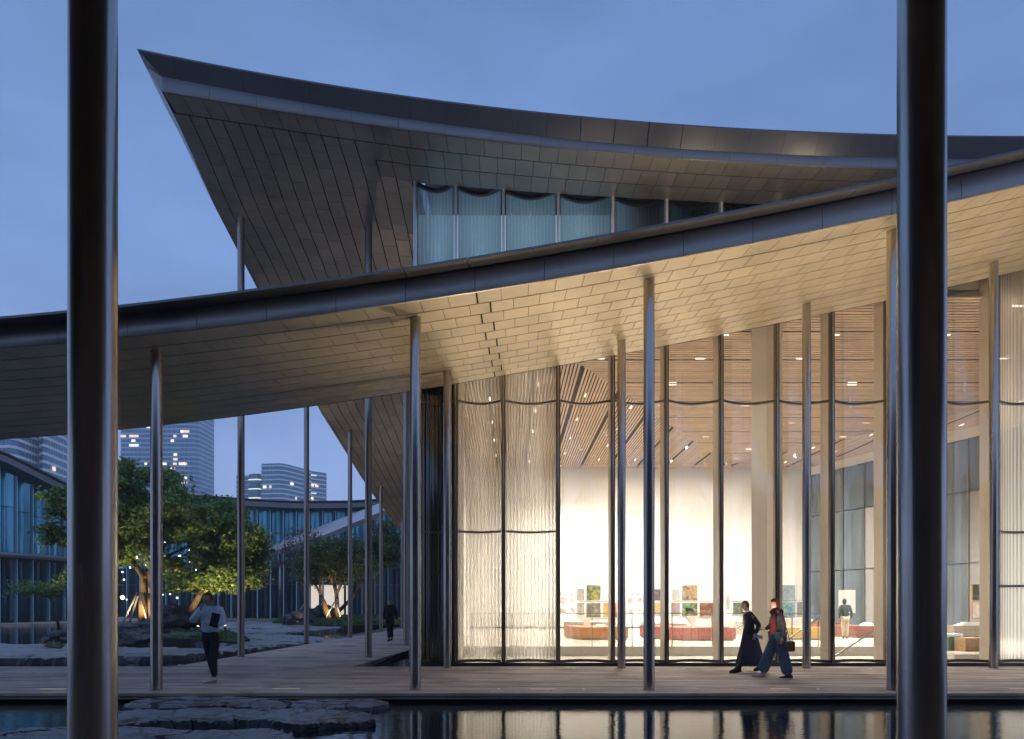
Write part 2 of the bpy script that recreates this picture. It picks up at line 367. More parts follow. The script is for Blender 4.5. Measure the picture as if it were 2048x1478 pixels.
for px, lab in ((313, 'front row column standing behind the walking man, deck under it left of him'), (831, 'front row column in front of the dark corner glass bay'),
                (1298, 'front row column at the middle of the lit gallery'), (1785, 'front row column half hidden by the thick right column')):
    X = (px-CX)*12.56/F; column(px, 12.56, 0, S(X, 12.56)+.02, .2, lab, 'front row of canopy columns')
for px, lab in ((895, 'rear row column beside the first fluted glass bay'), (1243, 'rear row column between wood plinth and text wall'),
                (1613, 'rear row column just right of the woman in the red scarf'), (1987, 'rear row column beside the fluted bay at the right picture edge')):
    X = (px-CX)*16.79/F; column(px, 16.79, 0, S(X, 16.79)+.02, .195, lab, 'rear row of canopy columns')
for px, lab in ((186, 'thick near column on the left, full height of the picture'), (1843, 'thick near column on the right, full height of the picture')):
    column(px, 3.7, -.6, 10.5, .231, lab, 'near columns of the opposite colonnade')
for px, d, h, lab in ((482, 20.35, 12.95, 'tall wing column rising past the canopy under the roof point'), (613, 27.1, 10.25, 'wing column in front of the russet tree'),
                      (700, 31.4, 9.2, 'wing column with its head in sight against the slanting roof edge'), (762, 37.4, 7.9, 'slim wing column just left of the man in the dark suit'),
                      (805, 42.7, 6.75, 'farthest slim wing column right of the man in the dark suit'),
                      (737, 20.1, 12.4, 'tall dark wing column standing mid deck, seen again above the canopy'), (812, 25.5, 11.0, 'wing column beside the glass corner of the gallery')):
    column(px, d, 0, h+.02, .2, lab, 'columns of the side wing', 'steel_far')

# ================================================================== OPPOSITE COLONNADE (the camera stands under it)
opp = empty('opposite_gallery', (0, 0, 0), 'unseen gallery with a low canopy and added grey wall facing the lit hall across the pond', 'building', kind='thing')
MB().box(-24, 24, -8, 4.3, 6.9, 7.3).build('canopy_slab', M['soffit_up'], opp)
MB().box(-24, 24, -3.2, -3.0, -.1, 6.9).build('unseen_screen', mat('grey screen wall', (.20, .19, .18), .5, 0, .25, .8, (3, 3, .3)), opp)  # unseen wall, added to darken what the near columns reflect
MB().box(-24, 24, -8, 4.6, -.3, 0).build('terrace', M['edge'], opp)

# ================================================================== LOWER CANOPY
can = empty('canopy', (0, 0, 0), 'long swept canopy with pale champagne soffit panels rising to the right over the deck', 'canopy', kind='thing')
items = []
ye = [11.72+(18.34-11.72)*i/11 for i in range(12)]
def spanel(surf, x0, x1, y0, y1, gap=.005, th=.012, gy=.016):
    g_ = gap; c = []
    for (x, y) in ((x0+g_, y0+gy), (x1-g_, y0+gy), (x1-g_, y1-gy), (x0+g_, y1-gy)):
        c.append((x, y, surf(x, y)))
    return MB().hexa(c, [(p[0], p[1], p[2]+th) for p in c])
for j in range(11):
    xj = -.60+.015*j+.2*(j % 2); y0, y1 = ye[j], ye[j+1]
    x = xj+.012; first = .4
    while x < 18.5: items.append(spanel(S, x, x+(first or .47), y0, y1)); x += (first or .47); first = 0
    x = xj-.012; first = .36 if j % 2 else .47
    while x > -15.6: items.append(spanel(S, x-first, x, y0, y1)); x -= first; first = .47
pieces(can, 'soffit_panel', items, M['soffit'], 300)
# backing above the panels, fascia, lip and roof skin
xs = np.linspace(-15.7, 18.6, 120)
b = MB(); b.sheet([[(x, 11.71, S(x, 11.71)+.03) for x in xs], [(x, 15, S(x, 15)+.03) for x in xs], [(x, 18.36, S(x, 18.36)+.03) for x in xs]])
b.build('soffit_backing', M['black'], can)
b = MB(); b.sheet([[(x, 11.335, hL(x)+.05) for x in xs], [(x, 13, hL(x)+.25) for x in xs], [(x, 18.37, hR(x)+.62) for x in xs]]); b.build('roof_skin', M['zinc'], can)
b = MB(); b.sheet([[(x, 18.37, hR(x)+.62) for x in xs], [(x, 18.37, hR(x)-.005) for x in xs]]); b.build('rear_fascia', M['zinc'], can)
fx = -15.7
while fx < 18.5:                       # fascia plates 1.15 m long, lip plates offset from them
    x1 = fx+1.16; rows = []
    for x in (fx+.004, fx+.58, x1-.004):
        a_, c_ = hF(x), hL(x)+.03
        rows.append([(x, 11.72, a_+.004), (x, 11.70, a_-.012), (x, 11.685, a_+.02), (x, 11.68, lerp(a_, c_, .45)), (x, 11.70, c_)])
    MB().sheet(rows).build('fascia_plate', M['zinc'], can, True)
    fx = x1
fx = -15.4
while fx < 18.2:
    x1 = fx+1.05; gp = .022 if abs((fx+x1)/2+.9) < .4 else .003
    bt = [(fx+gp, 11.30, hL(fx)), (x1-gp, 11.30, hL(x1)), (x1-gp, 11.72, hL(x1)+.035), (fx+gp, 11.72, hL(fx)+.035)]
    tp = [(fx+gp, 11.30, hL(fx)+.04), (x1-gp, 11.30, hL(x1)+.04), (x1-gp, 11.72, hL(x1)+.085), (fx+gp, 11.72, hL(fx)+.085)]
    MB().hexa(bt, tp).build('lip_plate', M['zinc_dark'], can); fx = x1

# ================================================================== UPPER ROOF
roof = empty('museum_roof', (0, 0, 0), 'huge upswept museum roof ending in a sharp point, dark panelled soffit beneath', 'roof', kind='thing')
lpu = [k0(px, py, 16.0) for px, py in [(275.5, 99.5), (372, 118.5), (493, 141), (656, 169), (818, 196), (1000, 215.5), (1050, 222), (1256, 242), (1512, 258.5), (1793, 271), (2048, 273), (2250, 272)]]
fat = [k0(px, py, 16.3) for px, py in [(327, 155), (473, 181.5), (567, 198), (753, 230), (940, 258), (1050, 269), (1256, 290), (1512, 306), (1793, 317), (2048, 320), (2200, 320)]]
fab = [k0(px, py, 16.3) for px, py in [(327, 183), (473, 208), (567, 224), (753, 251), (940, 275), (1050, 288), (1256, 310), (1512, 327), (1793, 338), (2048, 341), (2200, 341)]]
gtop = [k0(px, py, 18.4) for px, py in [(822, 367), (1005, 383), (1115, 388.5), (1225, 396), (1335, 402), (1445, 407.5), (1700, 416), (2100, 422)]]
uL, uT, uB, uG = poly(lpu, 4), poly(fat, 4), poly(fab, 4), poly(gtop, 3)
edge = [(16, -8.56, 14.2), (20.35, -8.6, 13.07), (23.1, -8.45, 11.93), (29.8, -8.2, 9.9), (31.4, -8.0, 9.2), (33.6, -7.9, 8.65), (37.4, -7.7, 7.72), (39.5, -7.56, 7.3), (46, -7.1, 6.0)]
eX = lambda y: float(np.interp(y, [e[0] for e in edge], [e[1] for e in edge]))
_ez = np.polyfit([e[0] for e in edge], [e[2] for e in edge], 4)
def eZ(y): return float(np.polyval(_ez, y))-max(0, 0)
def inset(y): return .42*max(0, 1-(y-16)/6)
def sX(y): return lerp(-8.16, eX(y)+.10, min(1, max(0, (y-16.3)/3.4)))
def U(x, y):                           # soffit height
    hb = uB(max(min(x, 14.5), -8.1))
    if x >= -2.6:
        t = (y-16.3)/2.1; return lerp(hb, uG(max(min(x, 15), -2.7)), t)
    xe = sX(y); u = max(0, min(1, (x-xe)/(-2.6-xe)))
    hl = eZ(y)-.04-inset(y); hr = float(np.interp(y, [16.3, 18.4, 20.4, 23, 29.8, 46], [12.55, 12.6, 12.35, 11.6, 9.75, 5.9]))
    base = lerp(hl, hr, u)
    xe0 = sX(16.3); u0 = max(0, min(1, (x-xe0)/(-2.6-xe0)))
    base0 = lerp(eZ(16.3)-.04-inset(16.3), 12.55, u0)
    return base+(hb-base0)*math.exp(-(y-16.3)/1.6)
items = []
rowy = [16.33, 16.95, 17.62, 18.36]
for r_, xst in ((0, -8.14), (1, -3.44), (2, -3.03)):
    x = xst+(.0 if r_ != 1 else 0)
    while x < 15.5:
        x1 = x+.44
        items.append(spanel(U, x, x1, rowy[r_], rowy[r_+1], .006)); x = x1
ns = 14
def strip_x(i, y):
    a = sX(y); return lerp(a, -2.62, i/ns)
for i in range(ns):
    y = 16.97 if i < 12 else (17.64 if i == 12 else 18.3); first = .31 if i % 2 else .62
    while y < 45.5:
        y1 = y+first; first = .62; q = []
        for (ii, yy, gx, gy) in ((i, y, .013, .005), (i+1, y, -.013, .005), (i+1, y1, -.013, -.005), (i, y1, .013, -.005)):
            xx = strip_x(ii, yy+gy)+gx; q.append((xx, yy+gy, U(xx, yy+gy)))
        items.append(MB().hexa(q, [(p[0], p[1], p[2]+.018) for p in q])); y = y1
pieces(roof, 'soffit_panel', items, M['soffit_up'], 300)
b = MB(); ys = [16.31, 16.9, 17.5, 18.4]+list(np.linspace(19.2, 46, 36))
b.sheet([[(lerp(sX(y), -2.6, t), y, U(lerp(sX(y), -2.6, t), y)+.035) for t in np.linspace(0, 1, 16)] for y in ys])
xs2 = np.linspace(-2.6, 15.6, 50)
b.sheet([[(x, y, U(x, y)+.035) for x in xs2] for y in (16.31, 17, 17.7, 18.38)])
b.build('soffit_backing', M['black'], roof)
fx = -8.14
while fx < 15.4:
    x1 = min(fx+1.1, 15.6); rows = []
    for x in (fx+.003, (fx+x1)/2, x1-.003):
        rows.append([(x, 16.33, uB(x)-.0), (x, 16.31, uB(x)-.018), (x, 16.29, uB(x)), (x, 16.27, lerp(uB(x), uT(x), .5)), (x, 16.30, uT(x)+.01)])
    MB().sheet(rows).build('fascia_plate', M['zinc_lit'], roof, True); fx = x1
fx = -8.56; k = 0
while fx < 15.4:
    x1 = min(fx+.78, 15.6); gp = .012 if 12 <= k <= 15 else .002
    def up(x, s): return (x, 16.0, uL(x)-.02) if s == 0 else (max(x, -8.14), 16.31, uT(max(x, -8.14)))
    a0, a1, c1, c0 = up(fx+gp, 0), up(x1-gp, 0), up(x1-gp, 1), up(fx+gp, 1)
    MB().hexa([a0, a1, c1, c0], [(a0[0], 15.99, a0[2]+.03), (a1[0], 15.99, a1[2]+.03), (c1[0], 16.33, c1[2]+.12), (c0[0], 16.33, c0[2]+.12)]).build('lip_plate', M['zinc_dark'], roof)
    fx = x1; k += 1
# side lip from the point backwards
b = MB(); rows = [[(-8.5, 16.03, uL(-8.56)+.03), (-8.56, 16.0, uL(-8.56)+.01), (-8.56, 16.0, uL(-8.56)-.02), (-8.14, 16.31, uT(-8.14))]]
for y in [16.34, 16.8, 17.4, 18.2, 19, 20, 22, 24, 27, 30, 33, 36, 39, 42, 46]:
    ex, ez = eX(y), min(eZ(y), 14.2-(y-16)*.27) if y < 18 else eZ(y)
    rows.append([(ex+.3, y, ez+.06), (ex, y, ez+.015), (ex, y, ez-.015), (sX(y), y, U(sX(y), y)+.004)])
b.sheet(rows).build('side_lip', M['zinc'], roof)
b = MB(); ys = [16.0]+list(np.linspace(18, 46, 15)); rows = []
for y in ys:
    row = []
    for t in np.linspace(0, 1, 24):
        x = lerp(eX(y)+.03, -2.6, t)
        row.append((x, y, uL(x)+.02 if y == 16 else lerp(eZ(y)+.03, U(-2.6, y)+.7, t)))
    rows.append(row)
b.sheet(rows)
b.sheet([[(x, 16.0, uL(x)+.02) for x in xs2], [(x, 19, uL(x)+.9) for x in xs2], [(x, 45, uL(x)+1.2) for x in xs2]])
b.build('roof_skin', M['zinc'], roof)

# ================================================================== MUSEUM HALL
hall = empty('museum_hall', (0, 0, 0), 'brightly lit glass fronted gallery hall with scalloped glazing and timber slat ceiling', 'building', kind='thing')
YG = 18.4
roof.parent = hall; roof.name = 'roof'
for k_ in ('label', 'category', 'kind'): del roof[k_]
roof['label'] = 'huge upswept roof ending in a sharp point'
MX = [(px-CX)*YG/F for px in (830, 912, 1007, 1116, 1225, 1332, 1441, 1552, 1662, 1772, 1882, 1990, 2100, 2210)]
def bay(x0, x1, z0, z1, ribs=False, depth=.30, yb=YG, th=.012):
    """one scalloped pane: an arc in plan, with thickness"""
    nseg = int(round((x1-x0)/.095))*4 if ribs else 14
    nr = nseg/4; b = MB(); pf = []; pb = []
    for i in range(nseg+1):
        t = i/nseg; x = lerp(x0, x1, t); y = yb+depth*math.sin(math.pi*t)
        if ribs: y += .006*math.sin(2*math.pi*nr*t)
        pf.append((x, y)); pb.append((x, y+th))
    rows = [[(p[0], p[1], z) for p in pf] for z in (z0, z1)]
    b.sheet(rows)
    if not ribs: b.sheet([[(p[0], p[1], z) for p in pb][::-1] for z in (z0, z1)])
    me = b.mesh('pane', M['glass'], True)
    if ribs:
        uvl = me.uv_layers.new(name='UVMap')
        for lo in me.loops:
            v = me.vertices[lo.vertex_index].co
            uvl.data[lo.index].uv = ((v.x-x0)/(x1-x0)*nr, v.z)
    return me
H1, H2, H3 = 3.44, 6.86, 9.72
def top_of(x): return 9.72 if x < 8.6 else 10.75
def scallop_bar(x0, x1, z, hgt=.055, dep=.07, depth=.30):
    rows = []
    for i in range(13):
        t = i/12; x = lerp(x0, x1, t); y = YG+depth*math.sin(math.pi*t)
        rows.append([(x, y-dep, z-hgt/2), (x, y-dep, z+hgt/2), (x, y+.02, z+hgt/2), (x, y+.02, z-hgt/2), (x, y-dep, z-hgt/2)])
    return MB().sheet(rows)
for i in range(len(MX)-1):
    x0, x1 = MX[i]+.06, MX[i+1]-.06
    kind = 'reed_dark' if i == 0 else ('reed' if i in (1, 2) or i >= 11 else 'glass')
    mid = i in (0, 1, 2) or i >= 11
    H3 = top_of(MX[i])
    lev = [.03, H1, H2, H3] if mid else [.03, H2, H3]
    if i >= 11: lev = [.03, H1-1.43, H1, H2, H3]
    for a, c in zip(lev, lev[1:]):
        me = bay(x0, x1, a+.028, c-.028, kind != 'glass'); me.materials.clear(); me.materials.append(M[kind])
        link('glass_pane', me, hall)
    for z in lev[1:-1]: scallop_bar(x0, x1, z).build('transom', M['cap'], hall)
    scallop_bar(x0, x1, .03, .07, .10).build('bottom_rail', M['cap'], hall)
    # upper storey band
    zt = uG((x0+x1)/2)+.05
    me = bay(x0, x1, H3+.23, zt, True); me.materials.clear(); me.materials.append(M['reed_blue']); link('upper_glass_pane', me, hall)
    scallop_bar(x0, x1, zt-.03, .09, .09).build('head_rail', M['cap'], hall)
for i, x in enumerate(MX):
    H3 = top_of(x)
    b = MB(); b.box(x-.055, x+.055, YG-.10, YG+.04, -.05, H3)
    m_ = b.build('mullion', M['cap'], hall)
    MB().box(x-.014, x+.014, YG-.125, YG-.101, -.05, H3).build('mullion_nose', M['steel'], m_)
    MB().box(x-.035, x+.035, YG+.042, YG+.56, -.34, H3).build('mullion_fin', M['fin'], m_)
    b = MB(); b.box(x-.032, x+.032, YG-.12, YG+.10, H3+.03, uG(x)+.06); b.build('upper_mullion', M['cap_blue'], hall)
MB().box(-2.7, 17, YG-.15, YG-.0, -.5, -.006).build('plinth', M['concrete'], hall)
MB().box(-2.7, 17, 17.95, YG-.152, -.4, -.11).build('gutter', M['cap'], hall)
# floors, walls
MB().box(-2.6, 30, YG+.35, 25, -.6, -.34).build('lower_floor', M['floor_in'], hall)
MB().box(-2.6, 30, 25, 46, -.6, 0).build('gallery_floor', M['floor_in'], hall)
MB().box(-2.6, 30, 24.975, 24.998, -.338, -.004).build('riser', M['riser'], hall)
MB().box(-2.6, 30, 43, 43.3, 0, 12).build('back_wall', M['wall'], hall)
MB().box(-2.6, 17.6, 42.97, 42.998, 0, .09).build('skirting', M['rail'], hall)
MB().box(-2.72, -2.6, YG+.1, 45.8, -.6, 10).build('side_wall', M['wall'], hall)
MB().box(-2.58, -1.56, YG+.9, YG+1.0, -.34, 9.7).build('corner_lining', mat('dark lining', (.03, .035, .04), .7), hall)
MB().box(-1.56, -1.50, YG+.62, YG+3.2, -.34, 9.7).build('corner_lining', M['plaster'], hall)
MB().box(-2.6, 8.5, YG+.0, 46, 10.02, 10.3).build('ceiling_slab', M['void'], hall)
MB().box(8.5, 30, YG+.62, 46, 10.02, 10.3).build('ceiling_slab', M['void'], hall)
MB().box(8.5, 17, YG+.60, YG+.615, 9.76, 10.9).build('bulkhead', M['plaster'], hall)
MB().box(8.5, 17, YG+.0, YG+.60, 10.9, 10.95).build('bulkhead', M['plaster'], hall)# square pillar near the glass
x0 = (1503-CX)*21.0/F
b = MB(); b.prism([(x0, 21.0), (x0+.27, 20.3), (x0+.72, 20.45), (x0+.5, 21.2)], -.34, 10.0); b.build('pillar', M['plaster'], hall)
# side curtain wall on the right
sw0, sw1 = Vector((18.0, 43, 0)), Vector((26.5, 18.6, 0)); nb = 17
swm = mat('dusky side glass', (.13, .165, .20), .12, .2, .3, .8, (1, 1, .25)); swm2 = mat('grey blind', (.36, .35, .35), .6, 0, .05)
for i in range(nb):
    a = sw0.lerp(sw1, i/nb); c = sw0.lerp(sw1, (i+1)/nb); d_ = (c-a).normalized(); n_ = Vector((-d_.y, d_.x, 0))
    q = [a+d_*.05, c-d_*.05]; ht = 9.3
    for z0, z1 in ((.05, 3.4), (3.46, 6.8), (6.86, ht)):
        mm = swm2 if (i in (3, 4, 5, 7) and z1 < 7) else swm
        rows = [[tuple(q[0].lerp(q[1], t)+n_*.2*math.sin(math.pi*t)+Vector((0, 0, z))) for t in np.linspace(0, 1, 7)] for z in (z0, z1)]
        MB().sheet(rows).build('side_pane', mm, hall, True)
    b = MB(); b.tube([a+Vector((0, 0, 0)), a+Vector((0, 0, ht))], .06, 4); b.build('side_mullion', M['rail'], hall)
    rows = [[tuple(a+Vector((0, 0, z))), tuple(c+Vector((0, 0, z)))] for z in (ht, 10)]
    MB().sheet(rows).build('bulkhead', M['plaster'], hall)
# ceiling: three fields of slats that meet at diagonal folds
CZ = 9.78
def fold_l(y): return 2.35+(y-24.1)*.60          # x of left fold at depth y
def fold_r(y): return 13.4+(41-y)*.56
sl = MB(); tr_ = MB()
y = YG+.45; k = 0
while y < 43:
    xa = max(-2.5, fold_l(y)) if y > 16 else -2.5; xb = min(24.5, fold_r(y))
    if xb > xa+.1:
        if k % 13 == 12: sl.box(xa, xb, y+.03, y+.075, CZ+.02, CZ+.045)
        else: sl.box(xa, xb, y, y+.105, CZ, CZ+.03)
    y += .19; k += 1
x = -2.5; k = 0
while x < 13.5:                        # left field, slats run away from the glass
    y0 = YG+.45 if x < fold_l(YG+.45) else 24.1+(x-2.35)/.60; y1 = min(43, 43)
    if y0 < 43:
        n_ = k % 13 == 12
        if not n_: sl.box(x, x+.072, y0, y1, CZ, CZ+.03)
    x += .13; k += 1
x = 13.4; k = 0
while x < 27:
    y0 = max(YG+.45, 41-(x-13.4)/.56); y1 = 43 if x < 18 else max(YG+1, 43-(x-18)*24.4/8.5)
    if y1 > y0+.2:
        n_ = k % 13 == 12
        if not n_: sl.box(x, x+.072, y0, y1, CZ, CZ+.03)
    x += .13; k += 1
o = sl.build('ceiling_slats', M['slat'], hall); o['kind'] = 'stuff'
# ceiling lights
def clight(x, y, along='x', pw=70, ln=.32):
    f = MB()
    if along == 'x': f.box(x-ln/2, x+ln/2, y-.03, y+.03, CZ-.0, CZ+.09)
    else: f.box(x-.03, x+.03, y-ln/2, y+ln/2, CZ-.0, CZ+.09)
    f.build('ceiling_light', M['lamp'], hall)
k = 0
for yy in (19.4, 21.5, 23.6, 26.4, 29.2, 32, 34.7, 37.5, 40):
    for xx in np.arange(fold_l(yy)+.9+(k % 2)*1.4, fold_r(yy)-.3, 3.4): clight(xx, yy)
    k += 1
for xx in (-.9, 1.0, 2.9, 5.0, 7.1, 9.3):
    for yy in np.arange(max(20, 24.1+(xx-2.35)/.6)+1+(xx % 1)*2, 42.5, 3.6): clight(xx, yy, 'y')
for xx in (16, 17.6, 19.2, 20.8, 22.4):
    for yy in np.arange(max(20, 41-(xx-13.4)/.56)+.8, 43-(max(0, xx-18))*2.87-1, 3.8): clight(xx, yy, 'y')
# what those fixtures give off
for (x, y, sx, sy, pw) in ((2.2, 30, 3.5, 8, 420), (8, 27, 7, 5, 560), (9, 36, 6, 6, 700), (16, 28, 5, 7, 560), (3, 38.5, 5, 4, 500), (15, 37, 4, 5, 380), (8, 21.6, 12, 1.6, 150), (20, 24, 4, 4, 200)):
    for i in range(3):
        for j in range(2):
            area('downlight', (x+(i-1)*sx/3, y+(j-.5)*sy/2, CZ-.03), (.34, .07), pw/2.7, (1, .95, .85), (0, 0, 0), 120)
for x, pw in ((.9, 620), (4.6, 1000), (8.3, 1250), (12.0, 1100), (15.6, 620)):      # wall washers before the back wall
    area('wall_washer', (x, 37.6, CZ-.05), (3.6, .12), pw*.132, (1, .955, .87), (R(34), 0, 0), 110)
for x in (.4, 4.8, 9.2, 13.4):          # uplights set in the deck
    spot('deck_uplight', (x, 12.9, .03), (x+1.2, 14.4, 8), 770, 112)
    spot('deck_uplight', (x+.2, 16.95, .03), (x+1.0, 15.0, 8), 770, 112)
for x, y in ((-5.2, 24.2), (-6.6, 28.5), (-5.2, 33), (-6.2, 38)): spot('deck_uplight', (x, y, .03), (x, y+.8, 8), 75, 120)
spot('deck_uplight', (-7.2, 20.9, .03), (-7.3, 21.6, 10), 90, 60)
for x in (2.0, 4.8, 7.6):             # fill spots added above the canopy to warm the upper soffit
    spot('soffit_fill_spot', (x, 15.0, S(x, 15.0)+.85), (x, 16.7, uB(x)), 130 if x < 6 else 55, 120, blend=1)

# ================================================================== ACROSS THE POND: two more glazed halls
M['pane_up'] = mat('pale blue glazing', (.13, .36, .47), .16, .5, .25, .5, (1, 1, .35), rnd=.12)
M['pane_low'] = mat('dark glazing', (.022, .05, .062), .12, .3, .5, .4, (1.6, 1.6, .25), rnd=.3)
M['pane_in'] = mat('blind behind glazing', (.20, .30, .34), .7, 0, .1)
M['fin_far'] = mat('pale glazing fin', (.40, .58, .68), .35, .5, .05)
def glazed_hall(name, label, pts, ztop, zmid, lit=(), flip=1, ledge=False):
    """pts: plan points of the bays; ztop(i), zmid: heights"""
    r = empty(name, (0, 0, 0), label, 'building', kind='thing')
    n_ = len(pts)
    for i in range(n_-1):
        a, b_ = Vector(pts[i]), Vector(pts[i+1]); d = (b_-a).normalized(); nn = Vector((-d.y, d.x, 0))*flip
        q0, q1 = a+d*.1, b_-d*.1; zt = ztop[i]
        def arc(z0, z1, m, nm, dep=.28):
            rows = [[tuple(q0.lerp(q1, t)+nn*dep*math.sin(math.pi*t)+Vector((0, 0, z))) for t in np.linspace(0, 1, 9)] for z in (z0, z1)]
            MB().sheet(rows).build(nm, m, r, True)
        h_ = lerp(zmid+.9, zt, .52)
        arc(zmid+.6, h_-.03, M['pane_up'], 'upper_pane'); arc(h_+.03, zt-.02, M['pane_up'], 'upper_pane')
        lt = i in lit
        for z0, z1 in ((.12, 3.3), (3.36, zmid)):
            arc(z0, z1, M['lit_room'] if lt and z1 < 4 else M['pane_low'], 'lower_pane')
        for z in (h_, 3.33):
            MB().tube([q0+Vector((0, 0, z)), q0.lerp(q1, .5)+nn*.28+Vector((0, 0, z)), q1+Vector((0, 0, z))], .03, 4).build('transom', M['cap'], r)
        f = MB(); w_ = nn*-.22
        f.hexa([a-d*.04+w_, a+d*.04+w_, a+d*.04-w_*.3, a-d*.04-w_*.3], [p+Vector((0, 0, zt)) for p in (a-d*.04+w_, a+d*.04+w_, a+d*.04-w_*.3, a-d*.04-w_*.3)])
        f.build('glazing_fin', M['fin_far'], r)
    if ledge:
        rows = []
        for i, p in enumerate(pts):
            p = Vector(p); a, b_ = Vector(pts[max(0, i-1)]), Vector(pts[min(n_-1, i+1)]); d = (b_-a).normalized(); nn = Vector((-d.y, d.x, 0))*flip; z = zmid+.02
            q = [p+nn*.1, p-nn*1.1, p-nn*1.15, p-nn*1.1, p+nn*.1]
            rows.append([(v_.x, v_.y, z+dz) for v_, dz in zip(q, (0, .1, .28, .46, .56))])
        MB().sheet(rows).build('mid_canopy', M['zinc_lit'], r)
    # roof slab and its pale edge
    top = []; und = []; fas = []
    for i, p in enumerate(pts):
        p = Vector(p); a, b_ = Vector(pts[max(0, i-1)]), Vector(pts[min(n_-1, i+1)]); d = (b_-a).normalized(); nn = Vector((-d.y, d.x, 0))*flip
        z = ztop[min(i, len(ztop)-1)]; f = p-nn*1.5
        fas.append([(*f.xy, z+.12), (*f.xy, z+.62)]); und.append([(*p.xy, z-.02), (*f.xy, z+.12)])
        o2 = f-nn*.25; top.append([(*f.xy, z+.60), (*o2.xy, z+.72), (*o2.xy, z+.80), (*(p+nn*14).xy, z+1.2)])
    MB().sheet(fas).build('fascia', M['zinc_lit'], r); MB().sheet(und).build('eave_soffit', M['zinc_dark'], r)
    MB().sheet(top).build('roof_skin', M['zinc_dark'], r)
    bk = [[tuple(Vector(p)+Vector((-(Vector(pts[-1])-Vector(pts[0])).normalized().y, (Vector(pts[-1])-Vector(pts[0])).normalized().x, 0))*flip*1.6+Vector((0, 0, z if z == 0 else ztop[min(i_, len(ztop)-1)]+.1))) for i_, p in enumerate(pts)] for z in (0, 1)]
    MB().sheet(bk).build('inner_wall', M['pane_in'], r)
    return r
M['lit_room'] = emis('lit room behind glass', (1, .88, .72), .5)
# left hall: its bays run away from the camera
Lp = []
for px, d in ((-130, 50.5), (-64, 52), (-3, 53.6), (30, 54.6), (62, 56), (95, 57.5), (126, 59), (158, 60.6), (190, 62)):
    Lp.append(((px-CX)*d/F, d, 0))
ztl = [EYE+(HY-py)*p[1]/F for py, p in zip((870, 910, 933, 952, 969, 985, 1000, 1012, 1022), Lp)]
left_hall = glazed_hall('courtyard_hall', 'blue glazed hall receding behind the left maple tree', Lp, ztl, 4.9, ledge=True)
# centre hall
Cp = []; zc = []
for i, px in enumerate(range(230, 860, 26)):
    d = 69+1.5*((px-520)/300)**2; Cp.append(((px-CX)*d/F, d, 0))
    y_ = np.interp(px, [230, 430, 520, 600, 700, 800], [1002, 1012, 1019, 1023, 1022, 1016]); zc.append(EYE+(HY-y_)*d/F)
glazed_hall('far_hall', 'long concave glazed hall across the pond with pale roof edge', Cp, zc, 5.0, lit=(15, 16, 17))
# terraces along both halls
b = MB(); b.prism([(-52, 49), (-44, 49), (Lp[3][0]+3.5, Lp[3][1]-3), (-31.5, 61.5), (-29, 66.3), (-6.6, 66.3), (-6.6, 90), (-60, 90)], -.5, 0)
tag(b.build('terrace', M['edge']), kind='structure')
# low silver canopy sweeping up in front of the far hall
lc = empty('silver_canopy', (0, 0, 0), 'silver winged canopy sweeping up to the right in front of the far hall', 'canopy', kind='thing')
r0 = []; ru = []
for t in np.linspace(0, 1, 14):
    px = lerp(512, 800, t); fr = P(px, np.interp(px, [512, 640, 745, 800], [1122, 1083, 1040, 1018]), 60)
    bk_ = P(lerp(520, 800, t), np.interp(lerp(520, 800, t), [520, 640, 760, 800], [1100, 1053, 1006, 990]), 65.5)
    r0.append([tuple(bk_), tuple(fr+Vector((0, 0, .42))), tuple(fr+Vector((0, 0, .40)))]); ru.append([tuple(fr+Vector((0, .02, .40))), tuple(fr+Vector((0, .05, 0))), tuple(bk_-Vector((0, 0, .3)))])
o = MB().sheet(r0).build('roof_sheet', mat('silver roof sheet', (.42, .43, .46), .42, .5, .12, .5), lc); MB().sheet(ru).build('eave', M['zinc_lit'], lc)
for px, d in ((560, 60.6), (640, 60.6), (690, 60.6), (745, 60.6)):
    X = (px-CX)*d/F; MB().tube([(X, d, 0), (X, d, EYE+(HY-np.interp(px, [512, 640, 745, 800], [1120, 1081, 1040, 1018]))*d/F)], .1, 16).build('post', M['steel_far'], lc, True)

# lamps hanging inside and beyond the left corner, seen through the crown
rl = random.Random(11)
lm = MB()
me = None
for i in range(70):
    px = rl.uniform(238, 430); py = rl.choice([rl.uniform(1060, 1130), rl.uniform(1060, 1200)]); d = rl.uniform(56, 63)
    if me is None:
        bm = bmesh.new(); bmesh.ops.create_icosphere(bm, subdivisions=1, radius=.085); me = bpy.data.meshes.new('lantern'); bm.to_mesh(me); bm.free()
        me.materials.append(M['lamp_cool'])
    o = link('festoon_lamp', me); o.location = P(px, py, d); s_ = rl.uniform(.4, 1.0); o.scale = (s_, s_, s_)
    tag(o, 'small bright round lamp glinting through the maple crown', 'lamp', 'lamps glinting behind the maple crown')
o = link('terrace_lamp', me.copy()); o.data.materials.clear(); o.data.materials.append(M['lamp_warm']); o.location = P(245, 1195, 50); o.scale = (1.7,)*3
tag(o, 'orange glowing lamp far back left of the braced trunk', 'lamp')

